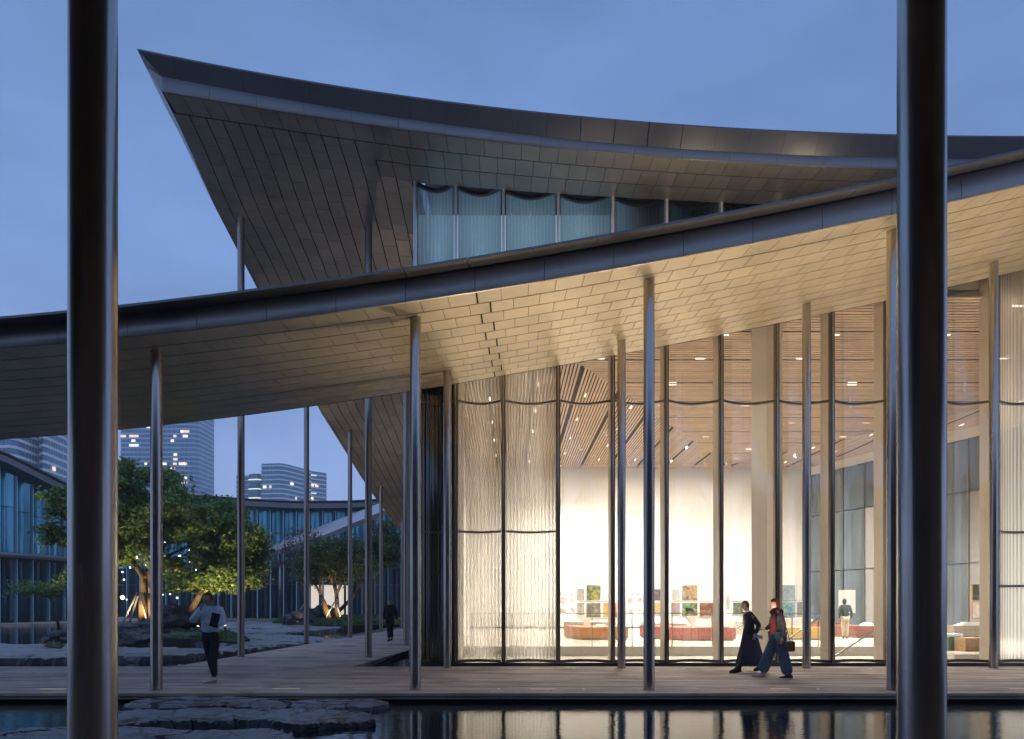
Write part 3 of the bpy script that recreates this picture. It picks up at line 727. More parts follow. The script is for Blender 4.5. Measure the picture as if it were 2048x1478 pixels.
# ================================================================== TOWERS
def tower(name, label, plan, z0, top, step, hband, core_m, band_m, lit, seed, out_=.35, mull=0):
    r = empty(name, (0, 0, 0), label, 'tower', kind='thing'); rt = random.Random(seed)
    MB().prism(plan, z0, top).build('glass_core', core_m, r)
    cx_ = sum(p[0] for p in plan)/len(plan); cy_ = sum(p[1] for p in plan)/len(plan)
    big = [(p[0]+(p[0]-cx_)*out_/20, p[1]+(p[1]-cy_)*out_/20) for p in plan]
    z = z0+step; items = []
    while z < top+.1:
        items.append(MB().prism(big, z-hband/2, z+hband/2)); z += step
    for it in items: it.build('floor_band', band_m, r)
    for (ai, u, fl, w, m_) in lit:
        a, b_ = Vector((*plan[ai], 0)), Vector((*plan[(ai+1) % len(plan)], 0)); c = a.lerp(b_, u); d = (b_-a).normalized(); nn = Vector((d.y, -d.x, 0))
        zz = z0+step*fl+hband*.7
        q = [c-d*w/2+nn*.5, c+d*w/2+nn*.5, c+d*w/2-nn*.3, c-d*w/2-nn*.3]
        MB().hexa([p+Vector((0, 0, zz)) for p in q], [p+Vector((0, 0, zz+step-hband*1.5)) for p in q]).build('lit_window', M[m_], r)
    if mull:
        mb = MB()
        for i in range(len(plan)):
            a, b_ = Vector((*plan[i], 0)), Vector((*plan[(i+1) % len(plan)], 0)); L_ = (b_-a).length
            if b_.y > cy_ and a.y > cy_: continue
            k_ = int(L_/mull)
            for j in range(1, k_):
                c = a.lerp(b_, j/k_); mb.box(c.x-.12, c.x+.12, c.y-.25, c.y+.25, z0, top)
        o = mb.build('window_mullions', M['tower_mull'], r); o['kind'] = 'stuff'
    return r
M['core1'] = mat('blue tower glass', (.10, .19, .28), .25, .5, .3, .05, (1, 1, 3), rnd=.0)
M['core2'] = mat('teal tower glass', (.10, .20, .26), .22, .5, .3, .06, (1, 1, 3))
M['band1'] = mat('grey tower spandrel', (.46, .52, .60), .6, 0, .1, .1)
M['band2'] = mat('white balcony band', (.80, .80, .82), .6, 0, .05, .1)
M['tower_mull'] = mat('tower mullion', (.24, .32, .38), .5, .2, .05)
def PX(px, d): return (px-CX)*d/F
D = 500; a = PX(242, D); b_ = PX(386, D); c = PX(396, D+1)
rt = random.Random(4); lit = []
for px, py in ((268, 875), (267, 884), (268, 893), (350, 871), (364, 863), (373, 865), (351, 909), (350, 927), (364, 930), (371, 929), (341, 957), (351, 957), (371, 958), (364, 968), (372, 968), (247, 873), (345, 878), (297, 857), (292, 930), (371, 873), (345, 941), (329, 925), (351, 920)):
    u = (PX(px, D)-a)/(b_-a); fl = int((EYE+(HY-py)*D/F)/3.3); lit.append((0, u, fl, rt.uniform(1.6, 4.6) if px != 268 else 6.5, rt.choice(['lit', 'lit_w'])))
tower('glass_tower', 'tall blue office tower with scattered lit windows above the maple crown', [(a, D), (b_, D), (c, D+2.5), (PX(428, 528), 528), (PX(300, 560), 560)], 0, 180, 3.3, 1.15, M['core1'], M['band1'], lit, 1, .3, 3.0)
D = 450
pl = [(PX(522, D), D+1), (PX(557, D), D-1.2), (PX(567, D), D), (PX(578, D+4), D+4), (PX(622, 474), 474), (PX(560, 500), 500)]
lit = [(0, .2, 25, 2.2, 'lit_w'), (0, .55, 25, 1.2, 'lit'), (3, .12, 26, 2.4, 'lit_w'), (3, .1, 18, 2.6, 'lit'), (3, .14, 19, 2.0, 'lit_w'), (3, .5, 22, 2.2, 'lit'), (3, .3, 23, 1.2, 'lit')]
tower('banded_tower', 'pale banded apartment tower with rounded corner between two wing columns', pl, 0, EYE+(HY-927)*D/F, 2.98, .95, M['core2'], M['band2'], lit, 2, .5, 2.6)
pl = [(PX(605, 476), 476), (PX(628, 481), 481), (PX(653, 488), 488), (PX(640, 520), 520), (PX(590, 510), 510)]
lit = [(0, .75, 27, 3.4, 'lit'), (1, .2, 27, 2.4, 'lit'), (0, .75, 24, 3, 'lit_w'), (0, .75, 21, 3.2, 'lit'), (1, .2, 22, 1.6, 'lit_w')]
t3 = tower('stepped_tower', 'right hand block of the banded towers with lit ledges', pl, 0, EYE+(HY-942)*480/F, 2.98, .95, M['core2'], M['band2'], lit, 3, .4, 2.6)
D = 460
pl = [(PX(498, D), D), (PX(516, D), D-1.5), (PX(523, D), D), (PX(525, D+8), D+8), (PX(500, D+20), D+20)]
t4 = tower('round_stair_tower', 'small rounded tower with three yellow lit ledges left of the banded tower', pl, 0, EYE+(HY-948)*D/F, 6.2, .5, M['core2'], M['tower_mull'], [], 3, .5, 2.2)
for py in (960, 978.5, 996.5):
    zz = EYE+(HY-py)*D/F; q = [(p[0]*1.0, p[1]-.9) for p in pl[:3]]
    MB().sheet([[(x, y, zz-.35) for x, y in q], [(x, y, zz+.35) for x, y in q]]).build('lit_ledge', M['strip'], t4)
for py in (951, 969, 987, 1004):
    zz = EYE+(HY-py)*480/F; q = [(PX(606, 475), 474.6), (PX(634, 481.6), 480.6)]
    MB().sheet([[(x, y, zz-.3) for x, y in q], [(x, y, zz+.3) for x, y in q]]).build('lit_ledge', M['strip'], t3)
D = 470
tower('slim_tower', 'slim blue tower slice hidden mostly by the first wing column', [(PX(473, D), D), (PX(499, D), D+2), (PX(499, D+15), D+15), (PX(476, D+15), D+15)], 0, EYE+(HY-950)*D/F, 3.1, .9, M['core2'], M['band2'], [], 3, .4)
D = 250
pl = [(PX(-60, D), D), (PX(22, D), D-1), (PX(34, D+1), D+1), (PX(44, D+4), D+4), (PX(81, 266), 266), (PX(60, 290), 290), (PX(-60, 290), 290)]
tower('curved_balcony_tower', 'apartment tower with white curved balcony bands at the left picture edge', pl, 0, 75, 3.0, 1.0, M['core2'], M['band2'], [(4, .3, 17, 3.2, 'lit'), (4, .6, 19, 1.4, 'lit'), (2, .5, 16, 1.2, 'lit_w')], 5, .6, 2.0)
pl = [(PX(79, 262), 262), (PX(86, 260), 260), (PX(95, 262), 262), (PX(150, 284), 284), (PX(150, 300), 300), (PX(80, 290), 290)]
tower('inner_balcony_tower', 'second banded apartment tower beside the thick left column', pl, 0, 75, 3.0, 1.0, M['core2'], M['band2'], [(2, .2, 17, 1.6, 'lit'), (2, .55, 15, 1.6, 'lit'), (2, .35, 14, 1.4, 'strip')], 6, .6, 2.0)

# ================================================================== SLATE SLABS AND ROCKS
def vnoise(x, y, seed=0):
    def h(ix, iy):
        n_ = (ix*374761393+iy*668265263+seed*982451653) & 0xffffffff
        n_ = ((n_ ^ (n_ >> 13))*1274126177) & 0xffffffff
        return ((n_ ^ (n_ >> 16)) & 0xffff)/65535.0
    ix = np.floor(x).astype(np.int64); iy = np.floor(y).astype(np.int64); fx_ = x-ix; fy_ = y-iy
    fx_ = fx_*fx_*(3-2*fx_); fy_ = fy_*fy_*(3-2*fy_)
    return (h(ix, iy)*(1-fx_)+h(ix+1, iy)*fx_)*(1-fy_)+(h(ix, iy+1)*(1-fx_)+h(ix+1, iy+1)*fx_)*fy_
def fbm(x, y, o=4, seed=0): return sum(vnoise(x*2**i, y*2**i, seed+i)/2**i for i in range(o))/sum(1/2**i for i in range(o))
def sdist(px, py, poly_):
    d = np.full(px.shape, 1e9); inside = np.zeros(px.shape, bool); n_ = len(poly_)
    for i in range(n_):
        ax, ay = poly_[i]; bx, by = poly_[(i+1) % n_]
        ex, ey = bx-ax, by-ay; t = np.clip(((px-ax)*ex+(py-ay)*ey)/(ex*ex+ey*ey), 0, 1)
        d = np.minimum(d, np.hypot(px-ax-t*ex, py-ay-t*ey))
        c = ((ay > py) != (by > py)) & (px < (bx-ax)*(py-ay)/(by-ay+1e-12)+ax); inside ^= c
    return np.where(inside, d, -d)
def slab(label, outline, top, res, m, seed, rough=.05, group='slate slabs in the pond', edge_n=.22, bottom=-.5):
    xs_ = [p[0] for p in outline]; ys_ = [p[1] for p in outline]
    gx = np.arange(min(xs_)-.4, max(xs_)+.4, res); gy = np.arange(min(ys_)-.4, max(ys_)+.4, res*.8)
    X, Y = np.meshgrid(gx, gy); sd = sdist(X, Y, outline)+(fbm(X*1.3, Y*1.9, 4, seed)-.5)*edge_n*2
    lay = fbm(X*.55, Y*1.3, 5, seed+9); q = np.floor(lay*9)/9; h = (q*.75+lay*.25-.5)*rough*2.6+(fbm(X*5, Y*7, 3, seed+5)-.5)*rough*.5
    cr_ = np.abs(fbm(X*.45+3, Y*.9, 3, seed+21)-.5); h -= np.where(cr_ < .010, rough*1.6, 0)
    Z = top+h-np.clip(.12-sd, 0, .12)*.35
    Z = np.where(sd > 0, Z, np.maximum(bottom, top-.03+sd*(6+8*fbm(X*3, Y*3, 2, seed+2))))
    sdg = sdist(X, Y, outline); gy_, gx_ = np.gradient(sdg, res*.8, res); gl = np.hypot(gx_, gy_)+1e-6
    pull = np.where(sd < 0, -sd*1.9, 0); X = X+gx_/gl*pull; Y = Y+gy_/gl*pull
    ny, nx = X.shape; keep = sd > -.42
    v = np.stack([X.ravel(), Y.ravel(), Z.ravel()], 1); idx = -np.ones(nx*ny, int); kk = keep.ravel(); idx[kk] = np.arange(kk.sum())
    f = []
    for j in range(ny-1):
        for i in range(nx-1):
            a_ = j*nx+i; qd = (a_, a_+1, a_+nx+1, a_+nx)
            if kk[a_] and kk[a_+1] and kk[a_+nx] and kk[a_+nx+1]: f.append(tuple(int(idx[t]) for t in qd))
    me_ = bpy.data.meshes.new('slab'); me_.from_pydata([tuple(p) for p in v[kk]], [], f); me_.materials.append(m)
    me_.polygons.foreach_set('use_smooth', [False]*len(f)); o_ = link('slate_slab', me_)
    return tag(o_, label, 'rock slab', group, 'thing')
def G(px, py, top): # picture point -> ground plan at height top
    d = (EYE-top)*F/(py-HY); return ((px-CX)*d/F, d)
def outl(pts, top): return [G(x, y, top) for x, y in pts]
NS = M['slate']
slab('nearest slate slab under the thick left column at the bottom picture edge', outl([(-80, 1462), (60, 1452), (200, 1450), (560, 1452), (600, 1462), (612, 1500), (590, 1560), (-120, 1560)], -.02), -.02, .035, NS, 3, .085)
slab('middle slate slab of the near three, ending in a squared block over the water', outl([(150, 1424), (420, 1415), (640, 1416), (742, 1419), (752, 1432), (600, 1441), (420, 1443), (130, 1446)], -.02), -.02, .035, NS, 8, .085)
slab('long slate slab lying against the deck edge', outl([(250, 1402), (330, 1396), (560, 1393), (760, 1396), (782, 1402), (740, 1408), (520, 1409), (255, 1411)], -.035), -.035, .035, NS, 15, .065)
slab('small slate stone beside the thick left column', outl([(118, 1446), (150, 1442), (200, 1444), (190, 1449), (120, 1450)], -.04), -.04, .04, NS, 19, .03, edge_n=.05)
FS = M['slate_far']
slab('broad slate slab behind the deck on the left, under the braced maple', outl([(-60, 1288), (60, 1287), (200, 1290), (330, 1296), (420, 1296), (560, 1281), (600, 1284), (470, 1300), (330, 1311), (150, 1314), (-60, 1316)], .03), .03, .13, FS, 31, .07, edge_n=.3)
slab('slate slab in the middle distance between two wing columns', outl([(440, 1272), (560, 1268), (640, 1272), (690, 1276), (600, 1288), (470, 1290), (400, 1284)], .03), .03, .13, FS, 37, .07, edge_n=.35)
slab('long slate slab with a dark undercut edge before the planting', outl([(440, 1259), (560, 1254), (700, 1252), (640, 1260), (540, 1268), (430, 1270)], .05), .05, .16, FS, 41, .07, edge_n=.4)
slab('farthest slate slab between the far hall and the pond', outl([(430, 1243), (560, 1243), (640, 1249), (560, 1255), (440, 1257), (400, 1250)], .08), .08, .18, FS, 47, .06, edge_n=.4)
def boulder(label, loc, size, seed, m='rock', name='boulder'):
    bm = bmesh.new(); bmesh.ops.create_icosphere(bm, subdivisions=4, radius=1)
    for v in bm.verts:
        n1 = mnoise.noise(v.co*1.3+Vector((seed, 0, 0))); n2 = mnoise.noise(v.co*3.1+Vector((0, seed, 0))); n3 = mnoise.noise(v.co*8+Vector((0, 0, seed)))
        v.co *= 1+.34*n1+.16*n2+.05*n3
        v.co.z = math.floor(v.co.z*7)/7*.5+v.co.z*.5
        v.co = Vector((v.co.x*size[0], v.co.y*size[1], max(v.co.z, -.45)*size[2]))
    me_ = bpy.data.meshes.new(name); bm.to_mesh(me_); bm.free(); me_.materials.append(M[m]); o_ = link(name, me_); o_.location = loc
    return tag(o_, label, 'rock', 'boulders of the courtyard')
boulder('angular black boulder half hidden by the thick left column', P(118, 1282, 29), (.72, .6, .52), 2.2)
boulder('wide black craggy boulder below the braced maple trunk', P(275, 1278, 29), (1.35, .8, .72), 5.1)
boulder('flat topped boulder between maple and walking man', P(372, 1282, 29), (1.3, .7, .42), 9.7)
boulder('dark boulder beside the leaning trunk', P(352, 1240, 34), (1.1, .7, .8), 13.3)
boulder('squarish rock at the end of the planting, next to the russet tree', P(597, 1246, 47), (1.0, .8, .85), 17.9)
boulder('rock behind the planting with sloping back', P(640, 1235, 51), (1.3, .8, .9), 21.9)

# ================================================================== PLANTING
def leaf_mesh(pts, size, m, up=.5, seed=0):
    r_ = np.random.default_rng(seed); n_ = len(pts)
    nrm = r_.normal(size=(n_, 3)); nrm[:, 2] += up; nrm /= np.linalg.norm(nrm, axis=1)[:, None]
    t_ = r_.normal(size=(n_, 3)); t_ -= (t_*nrm).sum(1)[:, None]*nrm; t_ /= np.linalg.norm(t_, axis=1)[:, None]
    b_2 = np.cross(nrm, t_); s_ = size*r_.uniform(.6, 1.3, n_)[:, None]
    v = np.stack([pts-t_*s_, pts-b_2*s_*.55-t_*s_*.1, pts+t_*s_, pts+b_2*s_*.55-t_*s_*.1], 1).reshape(-1, 3)
    me_ = bpy.data.meshes.new('leaves'); me_.vertices.add(n_*4); me_.vertices.foreach_set('co', v.astype(np.float32).ravel())
    me_.loops.add(n_*4); me_.loops.foreach_set('vertex_index', np.arange(n_*4, dtype=np.int32))
    me_.polygons.add(n_); me_.polygons.foreach_set('loop_start', np.arange(0, n_*4, 4, dtype=np.int32))
    me_.materials.append(m); me_.update(calc_edges=True); me_.validate(); return me_
def tree(name, label, trunks, lobes, nclump, nleaf, leaf, lm_, seed, group=None, spread=.36, bark='bark', rope=False, rfac=1):
    r_ = np.random.default_rng(seed); rd = random.Random(seed)
    base = Vector(trunks[0][0]); r = empty(name, tuple(base), label, 'tree', group, 'thing')
    def rel(p): return Vector(p)-base
    ends = []
    for tp in trunks:
        rad = tp[-1]; pts = [rel(p) for p in tp[:-1]]; n_ = len(pts)
        MB().tube(pts, [rad*(1-.45*i/(n_-1)) for i in range(n_)], 12).build('trunk', M['bark'], r, True); ends.append((pts[-1], rad*.55))
        if rope: MB().tube([pts[0], pts[1]], [rad*1.12, rad*1.0], 14).build('rope_wrap', M['bark_rope'], r, True)
    cl = []
    tot = sum(l[1][0]*l[1][1]*l[1][2] for l in lobes)
    for c, rr_ in lobes:
        k_ = max(3, int(nclump*rr_[0]*rr_[1]*rr_[2]/tot))
        for _ in range(k_):
            d = r_.normal(size=3); d /= np.linalg.norm(d); q = r_.uniform(.35, 1)**.5
            if d[2] < -.35: d[2] *= .5
            cl.append(np.array(rel(c))+d*q*np.array(rr_))
    cl = np.array(cl); br = MB()
    for c in cl[::2 if len(cl) > 60 else 1]:
        c = Vector(c); e_, rad = min(ends, key=lambda e: (e[0]-c).length+rd.uniform(0, 1.5)); mid = e_.lerp(c, .5)+Vector((rd.uniform(-.3, .3), rd.uniform(-.3, .3), rd.uniform(-.1, .5)))
        br.tube([e_, e_.lerp(mid, .5)+Vector((0, 0, .1)), mid, c], [rad*.6*rfac, rad*.4*rfac, rad*.22*rfac, .012], 6)
    o_ = br.build('branches', M['bark'], r, True); o_['kind'] = 'stuff'
    k_ = int(nleaf/len(cl)); pts = np.repeat(cl, k_, 0)+r_.normal(size=(len(cl)*k_, 3))*np.array([spread, spread, spread*.55])
    o_ = link('crown', leaf_mesh(pts, leaf, lm_, .8, seed), r); o_['kind'] = 'stuff'
    return r
dA = 35.5
pa = lambda x, y, d=dA: tuple(P(x, y, d))
tree('maple_tree', 'big spreading maple with rope wrapped twin trunk and pale braces', [
    [pa(286, 1262), pa(287, 1186), pa(288, 1158), pa(278, 1140), pa(262, 1118), .21],
    [pa(307, 1262), pa(303, 1188), pa(300, 1150), pa(312, 1128), .19],
    [pa(288, 1158), pa(296, 1150), pa(306, 1128), pa(308, 1105), .11]],
    [(pa(200, 1010, 35), (2.4, 2.0, 1.5)), (pa(280, 975), (2.3, 2.2, 1.25)), (pa(370, 1020), (2.4, 2.2, 1.35)), (pa(150, 1065, 35), (1.7, 1.5, 1.2)), (pa(250, 1060), (2.6, 2.0, 1.0)), (pa(400, 1075), (2.2, 1.8, 1.0)), (pa(345, 1115), (1.6, 1.2, .8)), (pa(160, 1150, 34), (1.2, 1.0, .6)), (pa(250, 1110), (1.8, 1.6, .8)), (pa(335, 1150), (1.5, 1.2, .7)), (pa(180, 1110, 34), (1.4, 1.2, .8))],
    170, 30000, .115, M['leaf'], 5, spread=.31, rope=True)
tree('leaning_maple_tree', 'maple with a leaning trunk behind the walking man, crown reaching the first wing column', [
    [pa(368, 1262, 34), pa(378, 1225, 34), pa(396, 1195, 34), pa(408, 1170, 34), .22]],
    [(pa(470, 1085, 34), (1.35, 1.6, 1.4)), (pa(430, 1050, 34), (1.4, 1.6, 1.2)), (pa(490, 1140, 34), (.85, 1.2, 1.0)), (pa(440, 1150, 34), (1.2, 1.2, .8)), (pa(505, 1105, 34), (.6, .9, .9)), (pa(385, 1165, 34), (1.1, 1.0, .6)), (pa(470, 1165, 34), (1.1, 1.0, .6))],
    120, 17000, .115, M['leaf'], 9, spread=.30)
dB = 50
tree('evergreen_tree', 'dark green tree with orange lit forked trunk in the far planting', [
    [pa(677, 1240, dB), pa(674, 1212, dB), pa(673, 1188, dB), pa(668, 1168, dB), .20], [pa(673, 1188, dB), pa(681, 1172, dB), pa(683, 1158, dB), .12],
    [pa(657, 1238, 49), pa(650, 1212, 49), pa(642, 1192, 49), .24]],
    [(pa(645, 1118, dB), (1.5, 1.6, 1.1)), (pa(690, 1112, dB), (1.5, 1.6, 1.2)), (pa(615, 1150, dB), (.8, 1.0, .9)), (pa(720, 1135, dB), (1.1, 1.2, 1.0)), (pa(655, 1152, dB), (1.5, 1.0, .7)), (pa(650, 1088, dB), (.9, 1.0, .4))],
    120, 20000, .10, M['leaf_dark'], 13, spread=.42)
tree('fork_tree', 'tree with a bare orange lit fork right of the second wing column', [
    [pa(678, 1222, 52), pa(700, 1200, 52), pa(712, 1185, 52), pa(727, 1158, 52), .15], [pa(712, 1185, 52), pa(722, 1164, 52), pa(722, 1150, 52), .10]],
    [(pa(765, 1080, 52), (1.0, 1.3, 1.3)), (pa(785, 1110, 52), (.9, 1.2, 1.6)), (pa(748, 1120, 52), (.9, 1.2, 1.1)), (pa(770, 1050, 52), (.6, .9, .6))],
    80, 11000, .10, M['leaf_dark'], 17, spread=.36)
tree('russet_tree', 'thin russet leaved tree behind the third column of the wing', [[pa(612, 1236, 55), pa(606, 1190, 55), pa(598, 1140, 55), .12]],
     [(pa(600, 1095, 55), (1.5, 1.2, 1.6)), (pa(575, 1120, 55), (1.0, 1, 1.1)), (pa(615, 1065, 55), (.9, .9, .8))], 60, 1500, .09, M['leaf_red'], 21, spread=.35)
tree('potted_maple', 'low small maple in front of the left hall near the thick column', [[pa(118, 1262, 40), pa(112, 1220, 40), pa(100, 1195, 40), .08]],
     [(pa(60, 1180, 40), (1.1, .8, .35)), (pa(110, 1178, 40), (1.0, .8, .5))], 30, 2600, .08, M['leaf'], 23, spread=.25)
def pole(label, a, b, r=.05):
    m_ = MB().tube([Vector(a), Vector(b)], r, 8); o_ = m_.build('brace_pole', M['pole'], None, True); tag(o_, label, 'pole', 'tree brace poles')
for lab, a, b in (('brace pole slanting left from the rope wrapped trunk', pa(238, 1262, 34.8), pa(275, 1185, 35.2)), ('second brace pole left of the rope wrapped trunk', pa(253, 1264, 36), pa(276, 1192, 35.6)),
                  ('brace pole crossing in front of the rope wrapped trunk', pa(300, 1262, 34.4), pa(280, 1187, 35)), ('brace pole right of the rope wrapped trunk', pa(330, 1258, 36), pa(291, 1180, 35.8)),
                  ('brace pole of the leaning maple', pa(375, 1260, 34.6), pa(398, 1196, 34.2))): pole(lab, a, b, .045)
for lab, a, b in (('far brace pole slanting up left of the evergreen tree', pa(592, 1235, 49.5), pa(610, 1205, 50)), ('far brace pole in front of the forked trunk', pa(681, 1233, 48.6), pa(672, 1200, 49.6)),
                  ('far brace pole left of the dark trunk', pa(652, 1236, 48.6), pa(668, 1205, 49.4))): pole(lab, a, b, .05)
def cover(name, label, outline, top, n_, size, seed, hh=.35):
    r_ = np.random.default_rng(seed); xs_ = [p[0] for p in outline]; ys_ = [p[1] for p in outline]
    X = r_.uniform(min(xs_), max(xs_), n_*2); Y = r_.uniform(min(ys_), max(ys_), n_*2); sd = sdist(X, Y, outline); k_ = sd > 0; X, Y, sd = X[k_], Y[k_], sd[k_]
    hgt = (fbm(X*1.2, Y*1.2, 3, seed)*.8+.2)*hh*np.clip(sd/.5, .15, 1); Z = top+hgt*r_.uniform(.2, 1, len(X))**.5
    o_ = link(name, leaf_mesh(np.stack([X, Y, Z], 1), size, M['grass'], .6, seed)); tag(o_, label, 'ground cover', None, 'stuff')
    b = MB(); cx_ = sum(xs_)/len(xs_); cy_ = sum(ys_)/len(ys_)
    b.prism(outline, -.3, top+.02); o2 = b.build('soil', mat('soil', (.03, .025, .02), .95), o_)
cover('planting_bed', 'green ground cover at the foot of the maples', outl([(205, 1268), (330, 1262), (480, 1268), (500, 1280), (470, 1284), (380, 1279), (250, 1276)], .1), .1, 9000, .05, 2, .3)
cover('far_planting_bed', 'green ground cover bank below the far trees', outl([(552, 1240), (700, 1236), (800, 1240), (800, 1250), (700, 1252), (600, 1248), (545, 1245)], .12), .12, 14000, .08, 4, .55)
cover('small_planting', 'tuft of green leaves beside the black boulder on the left', outl([(88, 1292), (110, 1284), (130, 1290), (118, 1296)], .05), .05, 900, .04, 6, .3)
# garden spots
def garden_spot(label, p, tgt, pw, ang=70, show=True):
    p = Vector(p); b = MB(); b.tube([(0, 0, 0), (0, 0, .14)], .02, 8); r = b.build('garden_spotlight', M['cap'], None); r.location = p; tag(r, label, 'lamp', 'garden spotlights')
    d = (Vector(tgt)-p).normalized(); MB().tube([Vector((0, 0, .14))-d*.06, Vector((0, 0, .14))+d*.09], .055, 14).build('lamp_head', M['cap'], r, True)
    MB().tube([Vector((0, 0, .14))+d*.091, Vector((0, 0, .14))+d*.10], .048, 14).build('lens', M['lamp_warm'], r)
    spot('garden_beam', tuple(p+Vector((0, 0, .14))+d*.12), tgt, pw, ang, (1, .72, .36))
garden_spot('bright garden spotlight between maple trunk and front row column', pa(335, 1254, 33.6), pa(310, 1080, 35.5), 330, 110)
garden_spot('garden spotlight behind the first maple trunk', pa(262, 1258, 34.2), pa(300, 1060, 35.5), 560, 130)
garden_spot('garden spotlight at the leaning maple', pa(395, 1262, 32.8), pa(440, 1100, 34), 400, 120)
garden_spot('garden spotlight at the forked tree', pa(660, 1246, 47.5), pa(690, 1160, 51), 480, 90)
garden_spot('garden spotlight by the squarish rock', pa(594, 1250, 45.5), pa(625, 1130, 50), 120, 60)

MB().box(2.75, 17, YG+1.0, YG+1.1, 10.3, 12.3).build('upper_wall', M['pane_low'], hall)
MB().box(-2.6, 2.7, YG+1.0, YG+1.1, 10.3, 12.3).build('upper_glow_sheet', mat('upper glow sheet', (.62, .68, .74), .7, emit=(.38, .52, .64), estr=.55), hall)  # glowing sheet standing in for the sky reflected in the upper glass
# ================================================================== INSIDE THE GALLERY
def block(name, label, cat, px0, px1, pyb, pyt, h_base=0.0, depth=1.2, m=None, skew=0, foot=True, d=None, group=None):
    d = d or (EYE-h_base)*F/(pyb-HY); x0, x1 = PX(px0, d), PX(px1, d); zt = EYE+(HY-pyt)*d/F
    b = MB(); f_ = .07 if foot else 0; zb = h_base+f_
    o = bpy.data.objects.new(name, None)
    b.prism([(0, 0), (x1-x0, 0), (x1-x0-skew, depth), (-skew, depth)], f_, zt-h_base)
    o = b.build(name, m); o.location = (x0, d, h_base); tag(o, label, cat, group, 'thing')
    if foot: MB().prism([(.06, .06), (x1-x0-.06, .06), (x1-x0-.06-skew, depth-.06), (.06-skew, depth-.06)], 0, f_-.002).build('recessed_foot', M['rail'], o)
    return o
m_oak = mat('orange oak veneer', (.38, .155, .055), .5, 0, .18, 3, (3, 3, .4)); m_terra = mat('pink terrazzo', (.34, .115, .09), .7, 0, .25, 12, bump=.4)
m_yel = mat('ochre plinth', (.50, .34, .10), .6, 0, .06); m_grn = mat('green terrazzo', (.07, .15, .10), .6, 0, .25, 10)
m_tan = mat('tan cork block', (.36, .23, .11), .75, 0, .3, 14); m_dkr = mat('brown brick red plinth', (.20, .085, .06), .7, 0, .15, 10)
m_gry = mat('grey beige plinth', (.28, .23, .18), .65, 0, .1, 8); m_perf = mat('speckled block', (.62, .60, .52), .7, 0, .1)
block('wood_plinth', 'orange oak display plinth with white models, left of the rear column', 'plinth', 1160, 1257, 1280, 1254.5, m=m_oak, depth=2.2, skew=.5)
block('beige_plinth', 'beige plinth standing behind the orange oak one', 'plinth', 1143, 1232, 1266, 1244.5, m=m_gry, depth=1.4, skew=.3)
block('pink_plinth', 'pink terrazzo plinth carrying the white triangular stand', 'plinth', 1364, 1472, 1281.5, 1255.5, m=m_terra, depth=2.4, skew=1.3)
block('brown_plinth', 'low grey brown plinth left behind the pink terrazzo plinth', 'plinth', 1312, 1374, 1266, 1247, m=m_gry, depth=1.2, skew=.3)
pb = block('speckled_block', 'white block with dark round holes behind the dark dressed woman', 'block', 1468, 1490, 1263, 1243, m=m_perf, depth=.8, d=34, foot=False, h_base=.16)
for (ux, uz) in [(.06, .1), (.17, .3), (.3, .08), (.28, .25), (.42, .38), (.45, .15), (.12, .42), (.33, .43), (.2, .17), (.4, .27)]:
    MB().tube([(ux, -.004, uz), (ux, .02, uz)], .032, 7).build('hole', M['black'], pb)
block('low_table', 'low pale table under the block with round holes', 'table', 1455, 1500, 1268, 1262.5, m=m_perf, depth=1.2, foot=False, d=34, h_base=.0)
block('yellow_plinth', 'ochre yellow plinth behind the woman in the red scarf', 'plinth', 1566, 1652, 1280, 1255, m=m_yel, depth=1.8, skew=.9)
block('white_plinth', 'white plinth standing behind the ochre yellow one', 'plinth', 1566, 1626, 1262, 1238, m=m_perf, depth=1.0, skew=.4)
block('brick_plinth', 'brick red brown plinth with white model right of the standing visitor', 'plinth', 1713, 1772, 1276, 1252, m=m_dkr, depth=1.6, skew=.8)
block('far_plinth', 'small dark red plinth behind the standing visitor', 'plinth', 1660, 1688, 1266, 1245, m=m_dkr, depth=1.2, skew=.5)
MB().box(13.4, 29, 21.2, 24.97, -.338, -.003).build('side_landing', M['floor_in'], hall)
block('green_block', 'green terrazzo block seat at the right window', 'block', 1897, 1921, 1301, 1273, m=m_grn, depth=.5, skew=.1, foot=False)
block('tan_block', 'tan cork block seat at the right window', 'block', 1931, 1974, 1303, 1276, m=m_tan, depth=.6, skew=.1, foot=False)
block('white_bench', 'low white bench behind the green block seat', 'bench', 1886, 1926, 1290, 1268, m=M['white'], depth=.6, foot=False)
block('long_table', 'long grey table with layered white model by the right window', 'table', 1908, 2010, 1275, 1252, m=m_gry, depth=1.4, skew=.5)
